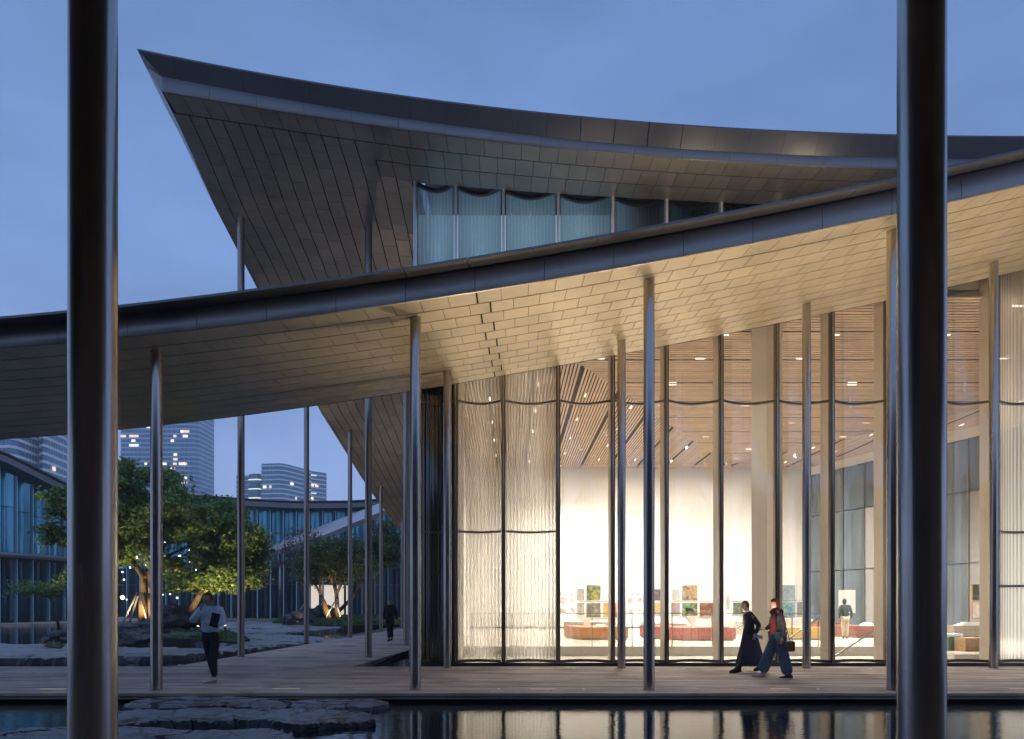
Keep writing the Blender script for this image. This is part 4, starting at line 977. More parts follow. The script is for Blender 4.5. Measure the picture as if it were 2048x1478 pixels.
def model(label, px0, px1, py0, py1, d, kind='box', m=None):
    x0, x1 = PX(px0, d), PX(px1, d); z0, z1 = EYE+(HY-py0)*d/F, EYE+(HY-py1)*d/F; b = MB(); w_ = x1-x0
    m = m or M['white']
    if kind == 'box': b.box(0, w_, 0, w_*.7, 0, z1-z0)
    if kind == 'tri': b.hexa([(w_*.47, 0, 0), (w_*.53, 0, 0), (w_*.53, .05, 0), (w_*.47, .05, 0)], [(0, 0, z1-z0), (w_, 0, z1-z0), (w_, .4, z1-z0), (0, .4, z1-z0)])
    if kind == 'slabs':
        for k in range(3): b.box(w_*.1*k, w_*(1-.08*k), .05*k, .6-.05*k, (z1-z0)*k/3, (z1-z0)*(k+.8)/3)
    if kind == 'tent': b.hexa([(0, 0, 0), (w_, 0, 0), (w_, .6, 0), (0, .6, 0)], [(w_*.3, .2, z1-z0), (w_*.7, .2, z1-z0), (w_*.7, .4, z1-z0), (w_*.3, .4, z1-z0)])
    if kind == 'chair':
        for sx in (0, w_*.85): b.box(sx, sx+w_*.14, 0, .05, 0, (z1-z0)*.5); b.box(sx, sx+w_*.14, .3, .35, 0, z1-z0)
        b.box(0, w_, 0, .35, (z1-z0)*.42, (z1-z0)*.5); b.box(0, w_, .3, .34, (z1-z0)*.6, z1-z0)
    if kind == 'lattice':
        n_ = 5
        for k in range(n_+1): b.box(w_*k/n_-.012, w_*k/n_+.012, 0, .03, 0, z1-z0)
        for k in range(4): b.box(0, w_, .001, .031, (z1-z0)*k/3-.012, (z1-z0)*k/3+.012)
    o = b.build('display_model', m); o.location = (x0, d, z0); tag(o, label, 'model', None, 'thing'); return o
model('white card tower model on the left end of the oak plinth', 1168, 1180, 1254.5, 1238, 30.2)
model('flat white layered model in the middle of the oak plinth', 1190, 1216, 1254.5, 1249, 30.0, 'slabs')
model('thin white model at the right end of the oak plinth', 1222, 1240, 1254.5, 1250, 30.3, 'slabs')
model('small white box on the beige plinth', 1158, 1170, 1244.5, 1234, 37.0)
model('white stand shaped like an upturned triangle on the pink plinth', 1374, 1399, 1255.5, 1232.5, 29.4, 'tri')
model('small black chair model above the triangular stand', 1375, 1390, 1232.5, 1216, 29.5, 'chair', M['cap'])
model('white lattice model right of the triangular stand', 1408, 1430, 1255.5, 1232, 29.5, 'lattice')
model('white roof shaped model on the brick red plinth', 1730, 1752, 1252, 1245, 31.3, 'tent')
model('layered white model on the long grey table', 1923, 1980, 1252, 1244, 31.8, 'slabs')
def picture(label, px0, px1, py0, py1, cols, scale=2.5, seed=0, d=42.93, frame='white', stretch=(1, 1, 1), kind='noise'):
    x0, x1 = PX(px0, d), PX(px1, d); z0, z1 = EYE+(HY-py1)*d/F, EYE+(HY-py0)*d/F
    r = MB().box(0, x1-x0, 0, .04, 0, z1-z0).build('picture', M[frame] if isinstance(frame, str) else frame); r.location = (x0, d, z0); tag(r, label, 'picture', 'pictures of the exhibition', 'thing')
    m, t, b, o = nodes('print'); n = t.nodes; l = t.links; b.inputs['Roughness'].default_value = .6
    g_ = n.new('ShaderNodeNewGeometry'); mp_ = n.new('ShaderNodeMapping'); mp_.inputs['Location'].default_value = (seed*3.1, seed, seed*1.7); mp_.inputs['Scale'].default_value = stretch
    l.new(g_.outputs['Position'], mp_.inputs[0]); nz = n.new('ShaderNodeTexNoise'); nz.inputs['Scale'].default_value = scale; nz.inputs['Detail'].default_value = 9; nz.inputs['Distortion'].default_value = .8
    l.new(mp_.outputs[0], nz.inputs[0]); rp = n.new('ShaderNodeValToRGB'); l.new(nz.outputs[0], rp.inputs[0])
    e = rp.color_ramp.elements
    while len(e) < len(cols): e.new(.5)
    for i, c in enumerate(cols): e[i].position = .32+.36*i/max(1, len(cols)-1); e[i].color = (*c, 1)
    for i_, c in enumerate(cols): e[i_].color = (*[v_*(.5 if max(cols[0]) < .7 else 1) for v_ in c], 1)
    l.new(rp.outputs[0], b.inputs['Base Color'])
    MB().box(.035, x1-x0-.035, -.012, -.002, .035, z1-z0-.035).build('print', m, r)
G1 = [(.02, .03, .02), (.10, .12, .04), (.45, .40, .08), (.05, .06, .03)]; G2 = [(.03, .03, .03), (.18, .15, .10), (.40, .33, .24)]; G3 = [(.5, .12, .02), (.65, .35, .05), (.6, .5, .1)]
G4 = [(.10, .06, .03), (.6, .35, .12), (.12, .2, .3)]; G5 = [(.03, .06, .02), (.15, .25, .06), (.5, .55, .45)]; G6 = [(.12, .03, .02), (.2, .06, .04), (.55, .28, .12)]; G7 = [(.02, .1, .14), (.1, .4, .45), (.65, .75, .7), (.3, .2, .1)]
G8 = [(.25, .4, .6), (.55, .65, .75), (.3, .28, .22)]; GW = [(.72, .71, .68), (.76, .75, .72)]
for a in (('narrow picture of stacked stone at the left end of the left picture group, upper row', 1153, 1170, 1176, 1202, [(.25, .24, .22), (.5, .47, .42), (.12, .1, .08)]),
          ('upper dark green and yellow landscape picture of the left group', 1171.5, 1202.5, 1169, 1202, G1), ('blank white panel above the orange picture', 1205, 1235, 1169, 1202, GW),
          ('narrow grey picture in the lower row above the beige plinth', 1153, 1170, 1204, 1231, [(.1, .09, .08), (.5, .47, .40), (.2, .17, .13)]), ('lower dark picture of dry branches in the left group', 1171.5, 1202.5, 1204.5, 1235.5, G2),
          ('bright orange picture in the lower row of the left group', 1205, 1235, 1204.5, 1235.5, G3), ('dark picture with orange flames behind the middle front row column', 1308, 1324, 1177, 1202, [(.03, .02, .02), (.1, .06, .04), (.8, .4, .1)]),
          ('yellow field picture below the flame picture', 1308, 1324, 1204, 1229, [(.3, .15, .04), (.6, .45, .1), (.35, .4, .1)]), ('pale text panel above the blue and brown picture', 1343, 1361, 1177, 1202, [(.5, .5, .46), (.6, .6, .55)]),
          ('blue sky and brown rock picture in the middle group', 1341, 1361, 1204, 1229, [(.35, .16, .08), (.5, .3, .18), (.1, .25, .5)]), ('autumn forest picture above the black chair model', 1363, 1396, 1169, 1202, [(.05, .05, .06), (.25, .2, .15), (.65, .38, .12), (.4, .5, .6)]),
          ('blank white panel above the dark red picture', 1398, 1429, 1169, 1202, GW), ('green garden picture behind the black chair model', 1363, 1396, 1204.5, 1234, G5), ('dark red picture with orange beams', 1398, 1429, 1204.5, 1234, G6),
          ('pale panel above the round green picture', 1464, 1499, 1176.5, 1202, GW), ('round green garden seen from above, picture left of the dark dressed woman', 1465, 1499, 1204, 1229, [(.04, .06, .03), (.08, .12, .05), (.3, .45, .08)]),
          ('blue and white picture high behind the red scarf woman', 1562, 1591, 1169, 1200, G8), ('narrow white panel beside the blue and white picture', 1593, 1608, 1169, 1202, GW), ('turquoise swirling picture behind the red scarf woman', 1562, 1591, 1203, 1235, G7),
          ('grey building picture left of the right rear column', 1593, 1610, 1203, 1231, [(.3, .3, .3), (.5, .5, .52), (.2, .35, .25)]), ('tan horizon picture right of the rear column', 1623, 1642, 1177, 1202, [(.5, .35, .22), (.55, .55, .55), (.35, .5, .65)]),
          ('small blue picture below the tan horizon picture', 1623, 1642, 1204, 1226, [(.1, .2, .4), (.5, .6, .7), (.6, .3, .15)])):
    picture(*a, seed=len(a[0]), scale=2.2+(len(a[0]) % 5)*.6)
picture('white poster behind the standing visitor', 1678, 1711, 1180, 1226, GW, d=34, seed=3)
bd = picture('wood framed board with dark upper print by the right window', 1944, 1972, 1168, 1201, [(.03, .05, .03), (.06, .08, .05), (.4, .42, .45)], d=30, seed=8, frame=m_oak)
bd = picture('wood framed board with pale lower print by the right window', 1944, 1972, 1203, 1237, [(.7, .68, .64), (.6, .5, .45), (.4, .5, .6)], d=30, seed=5, frame=m_oak)
def words(txt, px, py, size, d=42.95, m='black', parent=None, name='wall_lettering'):
    c = bpy.data.curves.new('t', 'FONT'); c.body = txt; c.size = size; c.extrude = .004; o = bpy.data.objects.new('t', c); COL.objects.link(o)
    dg = bpy.context.evaluated_depsgraph_get(); me_ = bpy.data.meshes.new_from_object(o.evaluated_get(dg)); bpy.data.objects.remove(o)
    me_.materials.clear(); me_.materials.append(M[m]); q = link(name, me_, parent); q.location = P(px, py, d); q.rotation_euler = (R(90), 0, 0); return q
words('ALISM', 1120.3, 1189.5, .19, parent=hall)
M['ink'] = mat('grey ink', (.42, .40, .37), .8); tl_ = MB(); rt = random.Random(8)
for x0, x1, y0, y1 in ((1121, 1136, 1194, 1199), (1121, 1136, 1201, 1206), (1121, 1136, 1216, 1224), (1141, 1152, 1194, 1205), (1141, 1152, 1213, 1223), (1254, 1268, 1194, 1209), (1254, 1268, 1216, 1224), (1274, 1287, 1194, 1206), (1274, 1287, 1216, 1223), (1452, 1461, 1190, 1220)):
    y = y0
    while y < y1: a = P(x0, y, 42.955); c = P(lerp(x0, x1, rt.uniform(.75, 1)), y, 42.955); tl_.box(a.x, c.x, 42.955, 42.965, a.z-.012, a.z+.012); y += 1.5
o = tl_.build('wall_text_lines', M['ink'], hall); o['kind'] = 'stuff'
for x0, y0 in ((1141, 1189.5), (1262, 1189.5), (1274, 1189.5)): a = P(x0, y0, 42.95); MB().box(a.x, a.x+.13, 42.95, 42.96, a.z, a.z+.06).build('wall_text_heading', M['black'], hall)
a = P(1281, 1247.5, 42.9); o = MB().box(0, .26, 0, .05, 0, .14).build('exit_sign', emis('green exit sign', (.12, .8, .35), .7)); o.location = a; tag(o, 'small green glowing exit sign low on the white wall', 'sign', None, 'thing')
# railing on the edge of the raised floor
rl_ = empty('railing', (0, 0, 0), 'slim metal and glass railing along the raised gallery floor', 'railing', None, 'thing'); yr = 25.12
px = 944
while px < 1640:
    X = PX(px, yr); MB().box(X-.014, X+.014, yr-.03, yr+.03, 0, 1.17).build('post', M['rail'], rl_)
    if px+80 < 1642: MB().box(X+.03, PX(px+80, yr)-.03, yr-.005, yr+.005, .08, 1.15).build('glass_pane', M['glass'], rl_)
    px += 80
MB().box(PX(944, yr), PX(1640, yr), yr-.025, yr+.025, 1.17, 1.2).build('top_rail', M['rail'], rl_)
for lab, a, c in (('sloping handrail seen right of the red scarf woman', P(1572, 1281, 22.6), P(1640, 1234, 24.8)), ('sloping handrail in front of the standing visitor', P(1662, 1317, 20.6), P(1766, 1249, 24.2))):
    r = empty('handrail', tuple(a), lab, 'handrail', None, 'thing'); MB().tube([Vector((0, 0, 0)), c-a], .028, 8).build('rail', M['rail'], r, True)
    for t in (.06, .94): p = (c-a)*t; MB().tube([p, Vector((p.x, p.y, -.33-a.z if t < .5 else .0-a.z))], .018, 6).build('post', M['rail'], r)
for px, py, d in ((1160, 920, 36), (1211, 895, 33), (1352, 768, 30), (1410, 938, 40), (1452, 940, 40), (1700, 838, 28), (1590, 935, 38), (1256, 930, 40), (1930, 832, 26)):
    X = PX(px, d); r = MB().tube([(X, d, CZ), (X, d, CZ-.22)], .012, 6).build('track_spotlight', M['white']); tag(r, 'small white track spotlight hanging from the timber slat ceiling', 'spotlight', 'track spotlights of the gallery ceiling', 'thing')
    MB().tube([(X-.05, d, CZ-.2), (X+.07, d+.08, CZ-.36)], .05, 10).build('lamp_head', M['white'], r, True)
# strips and studs of light set in the deck
dl = [(1062, 1102, 1337, 1), (1434, 1468, 1337, 1), (1060, 1112, 1378.5, 0), (1540, 1580, 1378, 0), (545, 600, 1378, 0), (80, 132, 1378.5, 0), (2018, 2048, 1378, 0)]
for x0, x1, py, f in dl:
    d = EYE*F/(py-HY); a = PX(x0, d); c = PX(x1, d); o = MB().box(a, c, d-.02, d+.02, .0045, .008).build('deck_light_strip', M['deck_lamp']); tag(o, 'thin yellow light strip let into the deck boards', 'lamp', 'light strips in the deck', 'thing')
for px, py in ((1021, 1337), (1148, 1337), (1368, 1337), (1496, 1337), (1741, 1338), (998, 1378), (1167, 1379), (1464, 1379), (1636, 1379), (359, 1330)):
    d = EYE*F/(py-HY); X = PX(px, d); o = MB().box(X-.022, X+.022, d-.03, d+.03, .0045, .009).build('deck_light_stud', M['deck_lamp']); tag(o, 'tiny square light stud let into the deck', 'lamp', 'light studs in the deck', 'thing')

# ================================================================== PEOPLE
def skin(verts, edges, radii, sub=2):
    me_ = bpy.data.meshes.new('s'); me_.from_pydata([tuple(v) for v in verts], edges, []); o = bpy.data.objects.new('s', me_); COL.objects.link(o)
    mo = o.modifiers.new('k', 'SKIN'); mo.use_smooth_shade = True
    for i, r_ in enumerate(radii): me_.skin_vertices[0].data[i].radius = (r_, r_) if not hasattr(r_, '__len__') else r_
    me_.skin_vertices[0].data[0].use_root = True
    sb = o.modifiers.new('b', 'SUBSURF'); sb.levels = sub; sb.render_levels = sub
    dg = bpy.context.evaluated_depsgraph_get(); out_ = bpy.data.meshes.new_from_object(o.evaluated_get(dg)); bpy.data.objects.remove(o); return out_
def chain(pts, rad): return pts, [(i, i+1) for i in range(len(pts)-1)], rad
def join(parts, m):
    v = []; f = []
    for me_ in parts:
        n_ = len(v); v += [tuple(x.co) for x in me_.vertices]; f += [tuple(n_+i for i in p.vertices) for p in me_.polygons]
    q = bpy.data.meshes.new('j'); q.from_pydata(v, [], f); q.materials.append(m); q.polygons.foreach_set('use_smooth', [True]*len(f)); q.update(); return q
def limbs(J, keys, R_):
    """one skin mesh out of named joints; keys: list of (a, b)"""
    names = []
    for a, b_ in keys:
        for q in (a, b_):
            if q not in names: names.append(q)
    return skin([J[n_] for n_ in names], [(names.index(a), names.index(b_)) for a, b_ in keys], [R_[n_] for n_ in names])
def head_mesh(c, fwd, s=1.0):
    bm = bmesh.new(); bmesh.ops.create_icosphere(bm, subdivisions=3, radius=1); f = Vector(fwd).normalized(); side = Vector((-f.y, f.x, 0))
    for v in bm.verts:
        x, y, z = v.co; a = 1+.10*max(0, -z)*max(0, x)
        w_ = .073*(1-.22*max(0, -z)); px_ = x*.093*a; 
        if abs(y) < .22 and -.25 < z < .25 and x > .8: px_ += .022*(1-abs(y)/.22)*(1-abs(z+.08)/.33)       # nose
        if x > .6 and .12 < z < .32 and .2 < abs(y) < .6: px_ -= .010                                    # eye sockets
        if x > .8 and -.5 < z < -.36: px_ += .004                                                       # mouth
        if abs(y) > .93 and abs(z) < .3: y *= 1.14                                                      # ears
        v.co = Vector(c)+(f*px_+side*(y*w_)+Vector((0, 0, z*.118)))*s
    me_ = bpy.data.meshes.new('h'); bm.to_mesh(me_); bm.free(); return me_
def hair_mesh(c, fwd, s=1.0, long_=0, up=0):
    bm = bmesh.new(); bmesh.ops.create_icosphere(bm, subdivisions=3, radius=1); f = Vector(fwd).normalized(); side = Vector((-f.y, f.x, 0))
    dead = [v for v in bm.verts if (v.co.x > .35 and v.co.z < .42) or (v.co.z < -.45 and not long_)]
    bmesh.ops.delete(bm, geom=dead, context='VERTS')
    for v in bm.verts:
        x, y, z = v.co; k_ = 1+.05*mnoise.noise(v.co*5); zz = z*.128+(.0 if z > -.1 else (z+.1)*long_*.22)
        v.co = Vector(c)+(f*(x*.102-.006)*k_+side*y*.084*k_+Vector((0, 0, zz+.006)))*s
    me_ = bpy.data.meshes.new('h'); bm.to_mesh(me_); bm.free()
    return me_
def hand_mesh(w_, d_, palm_n, s=1.0, curl=.5):
    """palm and five bent fingers; w_ wrist, d_ direction, palm_n palm normal"""
    d = Vector(d_).normalized(); n_ = Vector(palm_n).normalized(); sd = d.cross(n_).normalized(); w_ = Vector(w_)
    parts = [skin([w_-d*.02, w_+d*.045*s, w_+d*.085*s], [(0, 1), (1, 2)], [(.024*s, .018*s), (.036*s, .015*s), (.034*s, .013*s)], 1)]
    for k, ln in zip((-1.5, -.5, .5, 1.5), (.060, .072, .075, .066)):
        b0 = w_+d*.075*s+sd*k*.018*s; p1 = b0+d*.03*s; a = curl; p2 = p1+(d*math.cos(a)+n_*math.sin(a))*ln*.45*s; p3 = p2+(d*math.cos(a*2)+n_*math.sin(a*2))*ln*.35*s
        parts.append(skin([b0, p1, p2, p3], [(0, 1), (1, 2), (2, 3)], [.009*s, .009*s, .008*s, .006*s], 1))
    t0 = w_+d*.02*s+sd*.025*s; t1 = t0+(d*.6+sd*.7)*.035*s; t2 = t1+(d*.9+n_*.4)*.03*s
    parts.append(skin([t0, t1, t2], [(0, 1), (1, 2)], [.012*s, .010*s, .008*s], 1)); return parts
def shoe(p, f, m, parent, ln=.27, h=.09, heel=0, pitch=0):
    f = Vector((f[0], f[1], 0)).normalized(); sd = Vector((-f.y, f.x, 0)); rows = []
    for t, w_, z1 in ((0, .025, h*.7), (.08, .036, h*1.15), (.35, .038, h*1.1), (.6, .045, h*.7), (.85, .042, h*.5), (1, .018, h*.35)):
        row = []
        for a in np.linspace(0, 2*math.pi, 11):
            y_ = math.cos(a)*w_; z_ = z1*(.5+.5*math.sin(a)); q = f*((t-.3)*ln)+sd*y_; z_ += heel*max(0, .5-t)+pitch*(t)*ln
            row.append(tuple(Vector(p)+q+Vector((0, 0, z_))))
        rows.append(row)
    b = MB().sheet(rows); n0 = len(b.v)-11; b.f.append(tuple(range(0, 10))); b.m.append(0); b.f.append(tuple(range(n0, n0+10))); b.m.append(0)
    return b.build('shoe', m, parent, True)
def person(label, loc, J, fwd, cloths, skin_keys, shoes, hair, hands, head_s=1.0, body_r=None, sc=1.0):
    r = bpy.data.meshes.new('p')
    RB = dict(pel=.09, ch=.085, nk=.050, hb=.05, shl=.026, shr=.026, ell=.022, elr=.022, wrl=.024, wrr=.026, hil=.06, hir=.06, knl=.04, knr=.04, anl=.034, anr=.034, wa=.08)
    parts = [limbs(J, [('pel', 'wa'), ('wa', 'ch'), ('ch', 'nk'), ('nk', 'hb'), ('ch', 'shl'), ('shl', 'ell'), ('ell', 'wrl'), ('ch', 'shr'), ('shr', 'elr'), ('elr', 'wrr'), ('pel', 'hil'), ('hil', 'knl'), ('knl', 'anl'), ('pel', 'hir'), ('hir', 'knr'), ('knr', 'anr')], RB)]
    parts.append(head_mesh(J['hd'], fwd, head_s))
    for w_, d_, n_, cu in hands: parts += hand_mesh(w_, d_, n_, .95, cu)
    body = link('person', join(parts, M['skin'])); body.location = loc; body.scale = (sc,)*3
    tag(body, label, 'person', None, 'thing')
    link('hair', join([hair_mesh(J['hd'], fwd, head_s, hair[0])], hair[1]), body)
    for nm, keys, Rr, m in cloths: link(nm, join([limbs(J, keys, Rr)], m), body)
    for p, f, m, kw in shoes: shoe(p, f, m, body, **kw)
    return body
TOP = [('pel', 'wa'), ('wa', 'ch'), ('ch', 'nk'), ('ch', 'shl'), ('shl', 'ell'), ('ell', 'wrl'), ('ch', 'shr'), ('shr', 'elr'), ('elr', 'wrr')]
LEG = [('pel', 'hil'), ('hil', 'knl'), ('knl', 'anl'), ('pel', 'hir'), ('hir', 'knr'), ('knr', 'anr')]
def grow(R0, **k): d = dict(R0); d.update(k); return d
RT = dict(pel=(.165, .125), wa=(.155, .12), ch=(.19, .13), nk=.062, shl=.078, shr=.078, ell=.062, elr=.062, wrl=.040, wrr=.040)
RL = dict(pel=.135, hil=.105, hir=.105, knl=.078, knr=.078, anl=.062, anr=.062)
V = Vector
# the walking man, coming forward to the left, phone hand at his mouth
J = dict(pel=V((0, 0, .93)), wa=V((0, -.01, 1.08)), ch=V((0, -.03, 1.32)), nk=V((0, -.04, 1.50)), hb=V((-.01, -.06, 1.57)), hd=V((-.02, -.08, 1.64)), shl=V((.20, 0, 1.42)), shr=V((-.19, -.02, 1.42)),
         ell=V((.27, -.03, 1.16)), wrl=V((.13, -.22, 1.12)), elr=V((-.30, -.14, 1.20)), wrr=V((-.09, -.22, 1.42)), hil=V((.09, 0, .88)), hir=V((-.09, 0, .88)), knl=V((.08, -.05, .48)), knr=V((-.03, .06, .48)), anl=V((.07, .02, .09)), anr=V((.0, .16, .13)))
shirt = cloth('light blue shirt', (.52, .62, .76)); navy = cloth('navy trousers', (.012, .016, .028)); wht = mat('white trainer', (.55, .53, .5), .6)
man = person('walking man in a light blue shirt and dark trousers, one hand at his mouth', (PX(421, 13.75), 13.75, 0), J, (-.5, -.85, 0),
    [('shirt', TOP, grow(RT, pel=(.165, .13), wrl=.046, wrr=.046, ell=.075, elr=.08, shl=.09, shr=.09, ch=(.195, .14), wa=(.175, .135)), shirt), ('trousers', LEG+[('pel', 'wa')], grow(RL, wa=.12), navy)], None,
    [((.05, -.03, 0), (-.6, -.8), wht, dict(ln=.29, h=.10)), ((-.02, .13, .03), (-.6, -.8), wht, dict(ln=.29, h=.10, pitch=-.08))], (0, M['hair']),
    [(J['wrl'], (-.9, -.3, .15), (0, -.4, .9), .7), (J['wrr'], (.25, -.1, .95), (.5, .85, 0), .6)])
o = MB().hexa([(.10, -.30, 1.12), (.24, -.28, 1.08), (.24, -.25, 1.08), (.10, -.27, 1.12)], [(.15, -.28, 1.38), (.29, -.26, 1.34), (.29, -.23, 1.34), (.15, -.25, 1.38)]).build('folder', cloth('black folder', (.01, .01, .012)))
o.location = man.location; tag(o, 'black folder held under the arm of the man in the blue shirt', 'folder', None, 'thing')
# man in a dark suit walking away down the wing
J2 = dict(pel=V((0, 0, .92)), wa=V((0, 0, 1.08)), ch=V((0, 0, 1.32)), nk=V((0, 0, 1.48)), hb=V((0, -.01, 1.56)), hd=V((-.01, -.02, 1.62)), shl=V((.19, 0, 1.40)), shr=V((-.19, 0, 1.40)), ell=V((.26, .04, 1.12)), wrl=V((.27, -.02, .88)), elr=V((-.25, .02, 1.12)), wrr=V((-.22, -.06, .88)),
          hil=V((.09, 0, .88)), hir=V((-.09, 0, .88)), knl=V((.06, .04, .48)), knr=V((-.04, -.06, .48)), anl=V((.05, .16, .12)), anr=V((-.03, -.08, .09)))
blk = cloth('black suit cloth', (.010, .011, .015))
person('man in a black suit walking between the wing columns', (PX(780, 28.5), 28.5, 0), J2, (-.2, -1, 0),
    [('jacket', TOP, grow(RT, pel=(.19, .14), wa=(.18, .13), wrl=.05, wrr=.05, shl=.085, shr=.085), blk), ('trousers', LEG, RL, blk)], None,
    [((-.03, -.10, 0), (-.1, -1), blk, {}), ((.05, .14, .03), (-.1, -1), blk, dict(pitch=-.08))], (0, M['hair']),
    [(J2['wrl'], (0, -.1, -1), (-1, 0, 0), .4), (J2['wrr'], (0, -.1, -1), (1, 0, 0), .4)])
# woman in a long navy dress, walking left
J3 = dict(pel=V((.0, 0, .88)), wa=V((-.01, 0, 1.02)), ch=V((-.03, 0, 1.22)), nk=V((-.06, 0, 1.36)), hb=V((-.085, 0, 1.43)), hd=V((-.10, 0, 1.49)), shl=V((-.02, .16, 1.29)), shr=V((-.02, -.16, 1.29)), ell=V((.12, .18, 1.07)), wrl=V((.08, .16, .86)), elr=V((.15, -.19, 1.06)), wrr=V((.06, -.20, .88)),
          hil=V((0, .08, .84)), hir=V((0, -.08, .84)), knl=V((.10, .08, .46)), knr=V((-.14, -.08, .46)), anl=V((.30, .08, .12)), anr=V((-.27, -.08, .09)))
nvy = cloth('navy dress', (.018, .024, .055)); 
w1 = person('woman in a long navy dress and boots walking left past the gallery', (PX(1499, 15.6), 15.6, 0), J3, (-1, -.15, 0),
    [('coat', TOP, grow(RT, pel=(.15, .13), wa=(.13, .12), ch=(.15, .14), shl=.075, shr=.075, ell=.062, elr=.062, wrl=.042, wrr=.042), nvy), ('leggings', LEG, dict(pel=.1, hil=.08, hir=.08, knl=.06, knr=.06, anl=.055, anr=.055), M['hair'])], None,
    [((-.29, -.08, 0), (-1, 0), M['hair'], dict(ln=.26, h=.16, heel=.05)), ((.30, .08, .03), (-1, 0), M['hair'], dict(ln=.26, h=.16, heel=.12))], (0, M['hair']),
    [(J3['wrr'], (-.3, 0, -1), (0, 1, 0), .8), (J3['wrl'], (-.1, 0, -1), (0, -1, 0), .6)], .92)
rows = []
for t in np.linspace(0, 1, 12):
    z = lerp(.98, .20, t); rx = lerp(.135, .34, t**1.1); ry = lerp(.12, .24, t); cx_ = lerp(0, .05, t)
    rows.append([(cx_+rx*math.cos(a)*(1+.05*t*math.sin(7*a)), ry*math.sin(a)*(1+.05*t*math.cos(5*a)), z+(.03*t*math.sin(3*a))-(.05*t*max(0, math.cos(a)))) for a in np.linspace(0, 2*math.pi, 33)])
MB().sheet(rows).build('skirt', nvy, w1, True)
b = MB().tube([(-.14, -.005, 1.385), (-.06, -.07, 1.375), (.02, 0, 1.37)], .022, 8); b.build('collar', M['white'], w1, True)
o = MB().hexa([(.0, -.26, .82), (.2, -.26, .76), (.2, -.21, .76), (.0, -.21, .82)], [(.02, -.26, .88), (.2, -.26, .84), (.2, -.21, .84), (.02, -.21, .88)]).build('clutch_bag', mat('pale blue bag', (.35, .42, .52), .5)); o.location = w1.location; tag(o, 'pale blue clutch bag in the hand of the woman in the long dress', 'bag', None, 'thing')
# woman with red scarf and wide blue trousers
J4 = dict(pel=V((.0, 0, .86)), wa=V((-.0, 0, 1.0)), ch=V((-.01, 0, 1.22)), nk=V((-.03, 0, 1.37)), hb=V((-.05, 0, 1.45)), hd=V((-.06, 0, 1.515)), shl=V((0, .16, 1.30)), shr=V((0, -.16, 1.30)), ell=V((-.06, .2, 1.08)), wrl=V((-.2, .15, 1.0)), elr=V((.06, -.20, 1.06)), wrr=V((.0, -.22, .84)),
          hil=V((0, .08, .84)), hir=V((0, -.08, .84)), knl=V((-.16, .08, .48)), knr=V((.10, -.08, .46)), anl=V((-.30, .08, .08)), anr=V((.19, -.08, .04)))
jean = cloth('blue denim', (.022, .075, .16)); red = cloth('dark red scarf', (.065, .006, .010)); drk = cloth('dark navy knit', (.02, .02, .04))
w2 = person('woman in a red scarf and wide blue trousers walking left, second of the pair', (PX(1555, 14.65), 14.65, 0), J4, (-1, -.2, 0),
    [('jumper', TOP, grow(RT, pel=(.15, .13), wa=(.14, .125), ch=(.155, .14), shl=.075, shr=.075, ell=.06, elr=.06), drk), ('trousers', LEG, dict(pel=.14, hil=.115, hir=.115, knl=.12, knr=.12, anl=.13, anr=.13), jean)], None,
    [((-.32, .08, .0), (-1, 0), wht, dict(ln=.27, h=.09, pitch=.05)), ((.20, -.08, 0), (-1, 0), M['hair'], dict(ln=.27, h=.07))], (1.2, mat('auburn hair', (.06, .012, .012), .5)),
    [(J4['wrl'], (-1, 0, .1), (0, -1, 0), .6), (J4['wrr'], (-.1, 0, -1), (0, 1, 0), .6)], .95)
MB().tube([(-.12, 0, 1.37), (-.06, -.10, 1.38), (.05, -.08, 1.385), (.07, .04, 1.385), (-.04, .10, 1.38), (-.12, 0, 1.37)], [.05]*6, 10).build('scarf', red, w2, True)
MB().tube([(-.10, -.12, 1.36), (-.16, -.16, 1.18), (-.15, -.17, 1.02), (-.20, -.18, .90)], [.05, .075, .085, .03], 8).build('scarf', red, w2, True)
link('beanie', join([hair_mesh(J4['hd']+V((0, 0, .012)), (-1, -.2, 0), 1.06)], red), w2)
o = MB().box(.06, .26, -.30, -.22, .56, .78).build('shoulder_bag', cloth('brown leather', (.06, .028, .02), .5)); o.location = w2.location
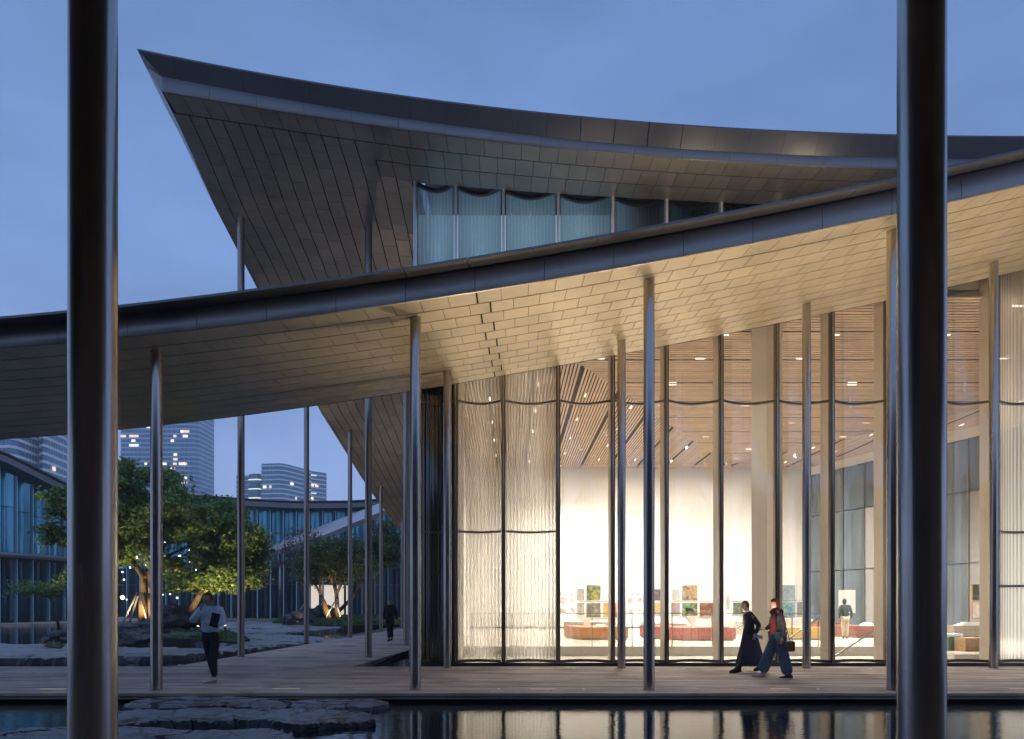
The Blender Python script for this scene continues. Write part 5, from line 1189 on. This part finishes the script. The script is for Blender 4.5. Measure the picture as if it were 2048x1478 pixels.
bv = o.modifiers.new('b', 'BEVEL'); bv.width = .035; bv.segments = 3; tag(o, 'brown shoulder bag at the hip of the woman in the red scarf', 'bag', None, 'thing')
MB().tube([(.16, -.26, .77), (.08, -.24, 1.1), (-.0, -.2, 1.36)], .009, 6).build('strap', M['hair'], o)
# visitor inside
J5 = {k: V((v.x, -v.y, v.z)) for k, v in J2.items()}; J5['anl'] = V((.08, 0, .09)); J5['anr'] = V((-.06, .03, .09)); J5['knl'] = V((.08, 0, .48)); J5['knr'] = V((-.06, 0, .48))
person('visitor in a dark green top and sand coloured trousers standing inside by the white poster', (PX(1690, 30.4), 30.4, 0), J5, (.5, .8, 0),
    [('jumper', TOP, RT, cloth('dark green knit', (.03, .045, .04))), ('trousers', LEG, grow(RL, knl=.09, knr=.09), cloth('sand trousers', (.5, .42, .3)))], None,
    [((.08, 0, 0), (.5, .8), M['hair'], {}), ((-.06, .03, 0), (.3, .9), M['hair'], {})], (.2, M['hair']), [(J5['wrl'], (0, 0, -1), (-1, 0, 0), .4), (J5['wrr'], (0, 0, -1), (1, 0, 0), .4)], 1.0)
# garden lights low among the planting that light the crowns from below
for lab, px, d, tx in (('small garden light in the ground cover under the maple crown', 215, 33, 190), ('small garden light before the leaning maple', 450, 31.5, 470), ('small garden light below the far trees', 740, 46, 755)):
    garden_spot(lab, pa(px, 1262 if d < 40 else 1250, d), pa(tx, 1050, d+1.5), 600, 120)

# evening haze between the camera and the towers
hz = MB().box(-420, 420, -12, 600, -1.7, 190).build('haze', M['white'])
m = bpy.data.materials.new('evening haze'); m.use_nodes = True; t = m.node_tree; t.nodes.clear()
o_ = t.nodes.new('ShaderNodeOutputMaterial'); v_ = t.nodes.new('ShaderNodeVolumePrincipled'); v_.inputs['Density'].default_value = .0006
v_.inputs['Color'].default_value = (.80, .88, 1, 1); v_.inputs['Anisotropy'].default_value = .2; t.links.new(v_.outputs[0], o_.inputs['Volume'])
hz.data.materials.clear(); hz.data.materials.append(m); hz['kind'] = 'stuff'
SC.cycles.volume_bounces = 1; SC.cycles.volume_step_rate = 8; SC.cycles.volume_max_steps = 32
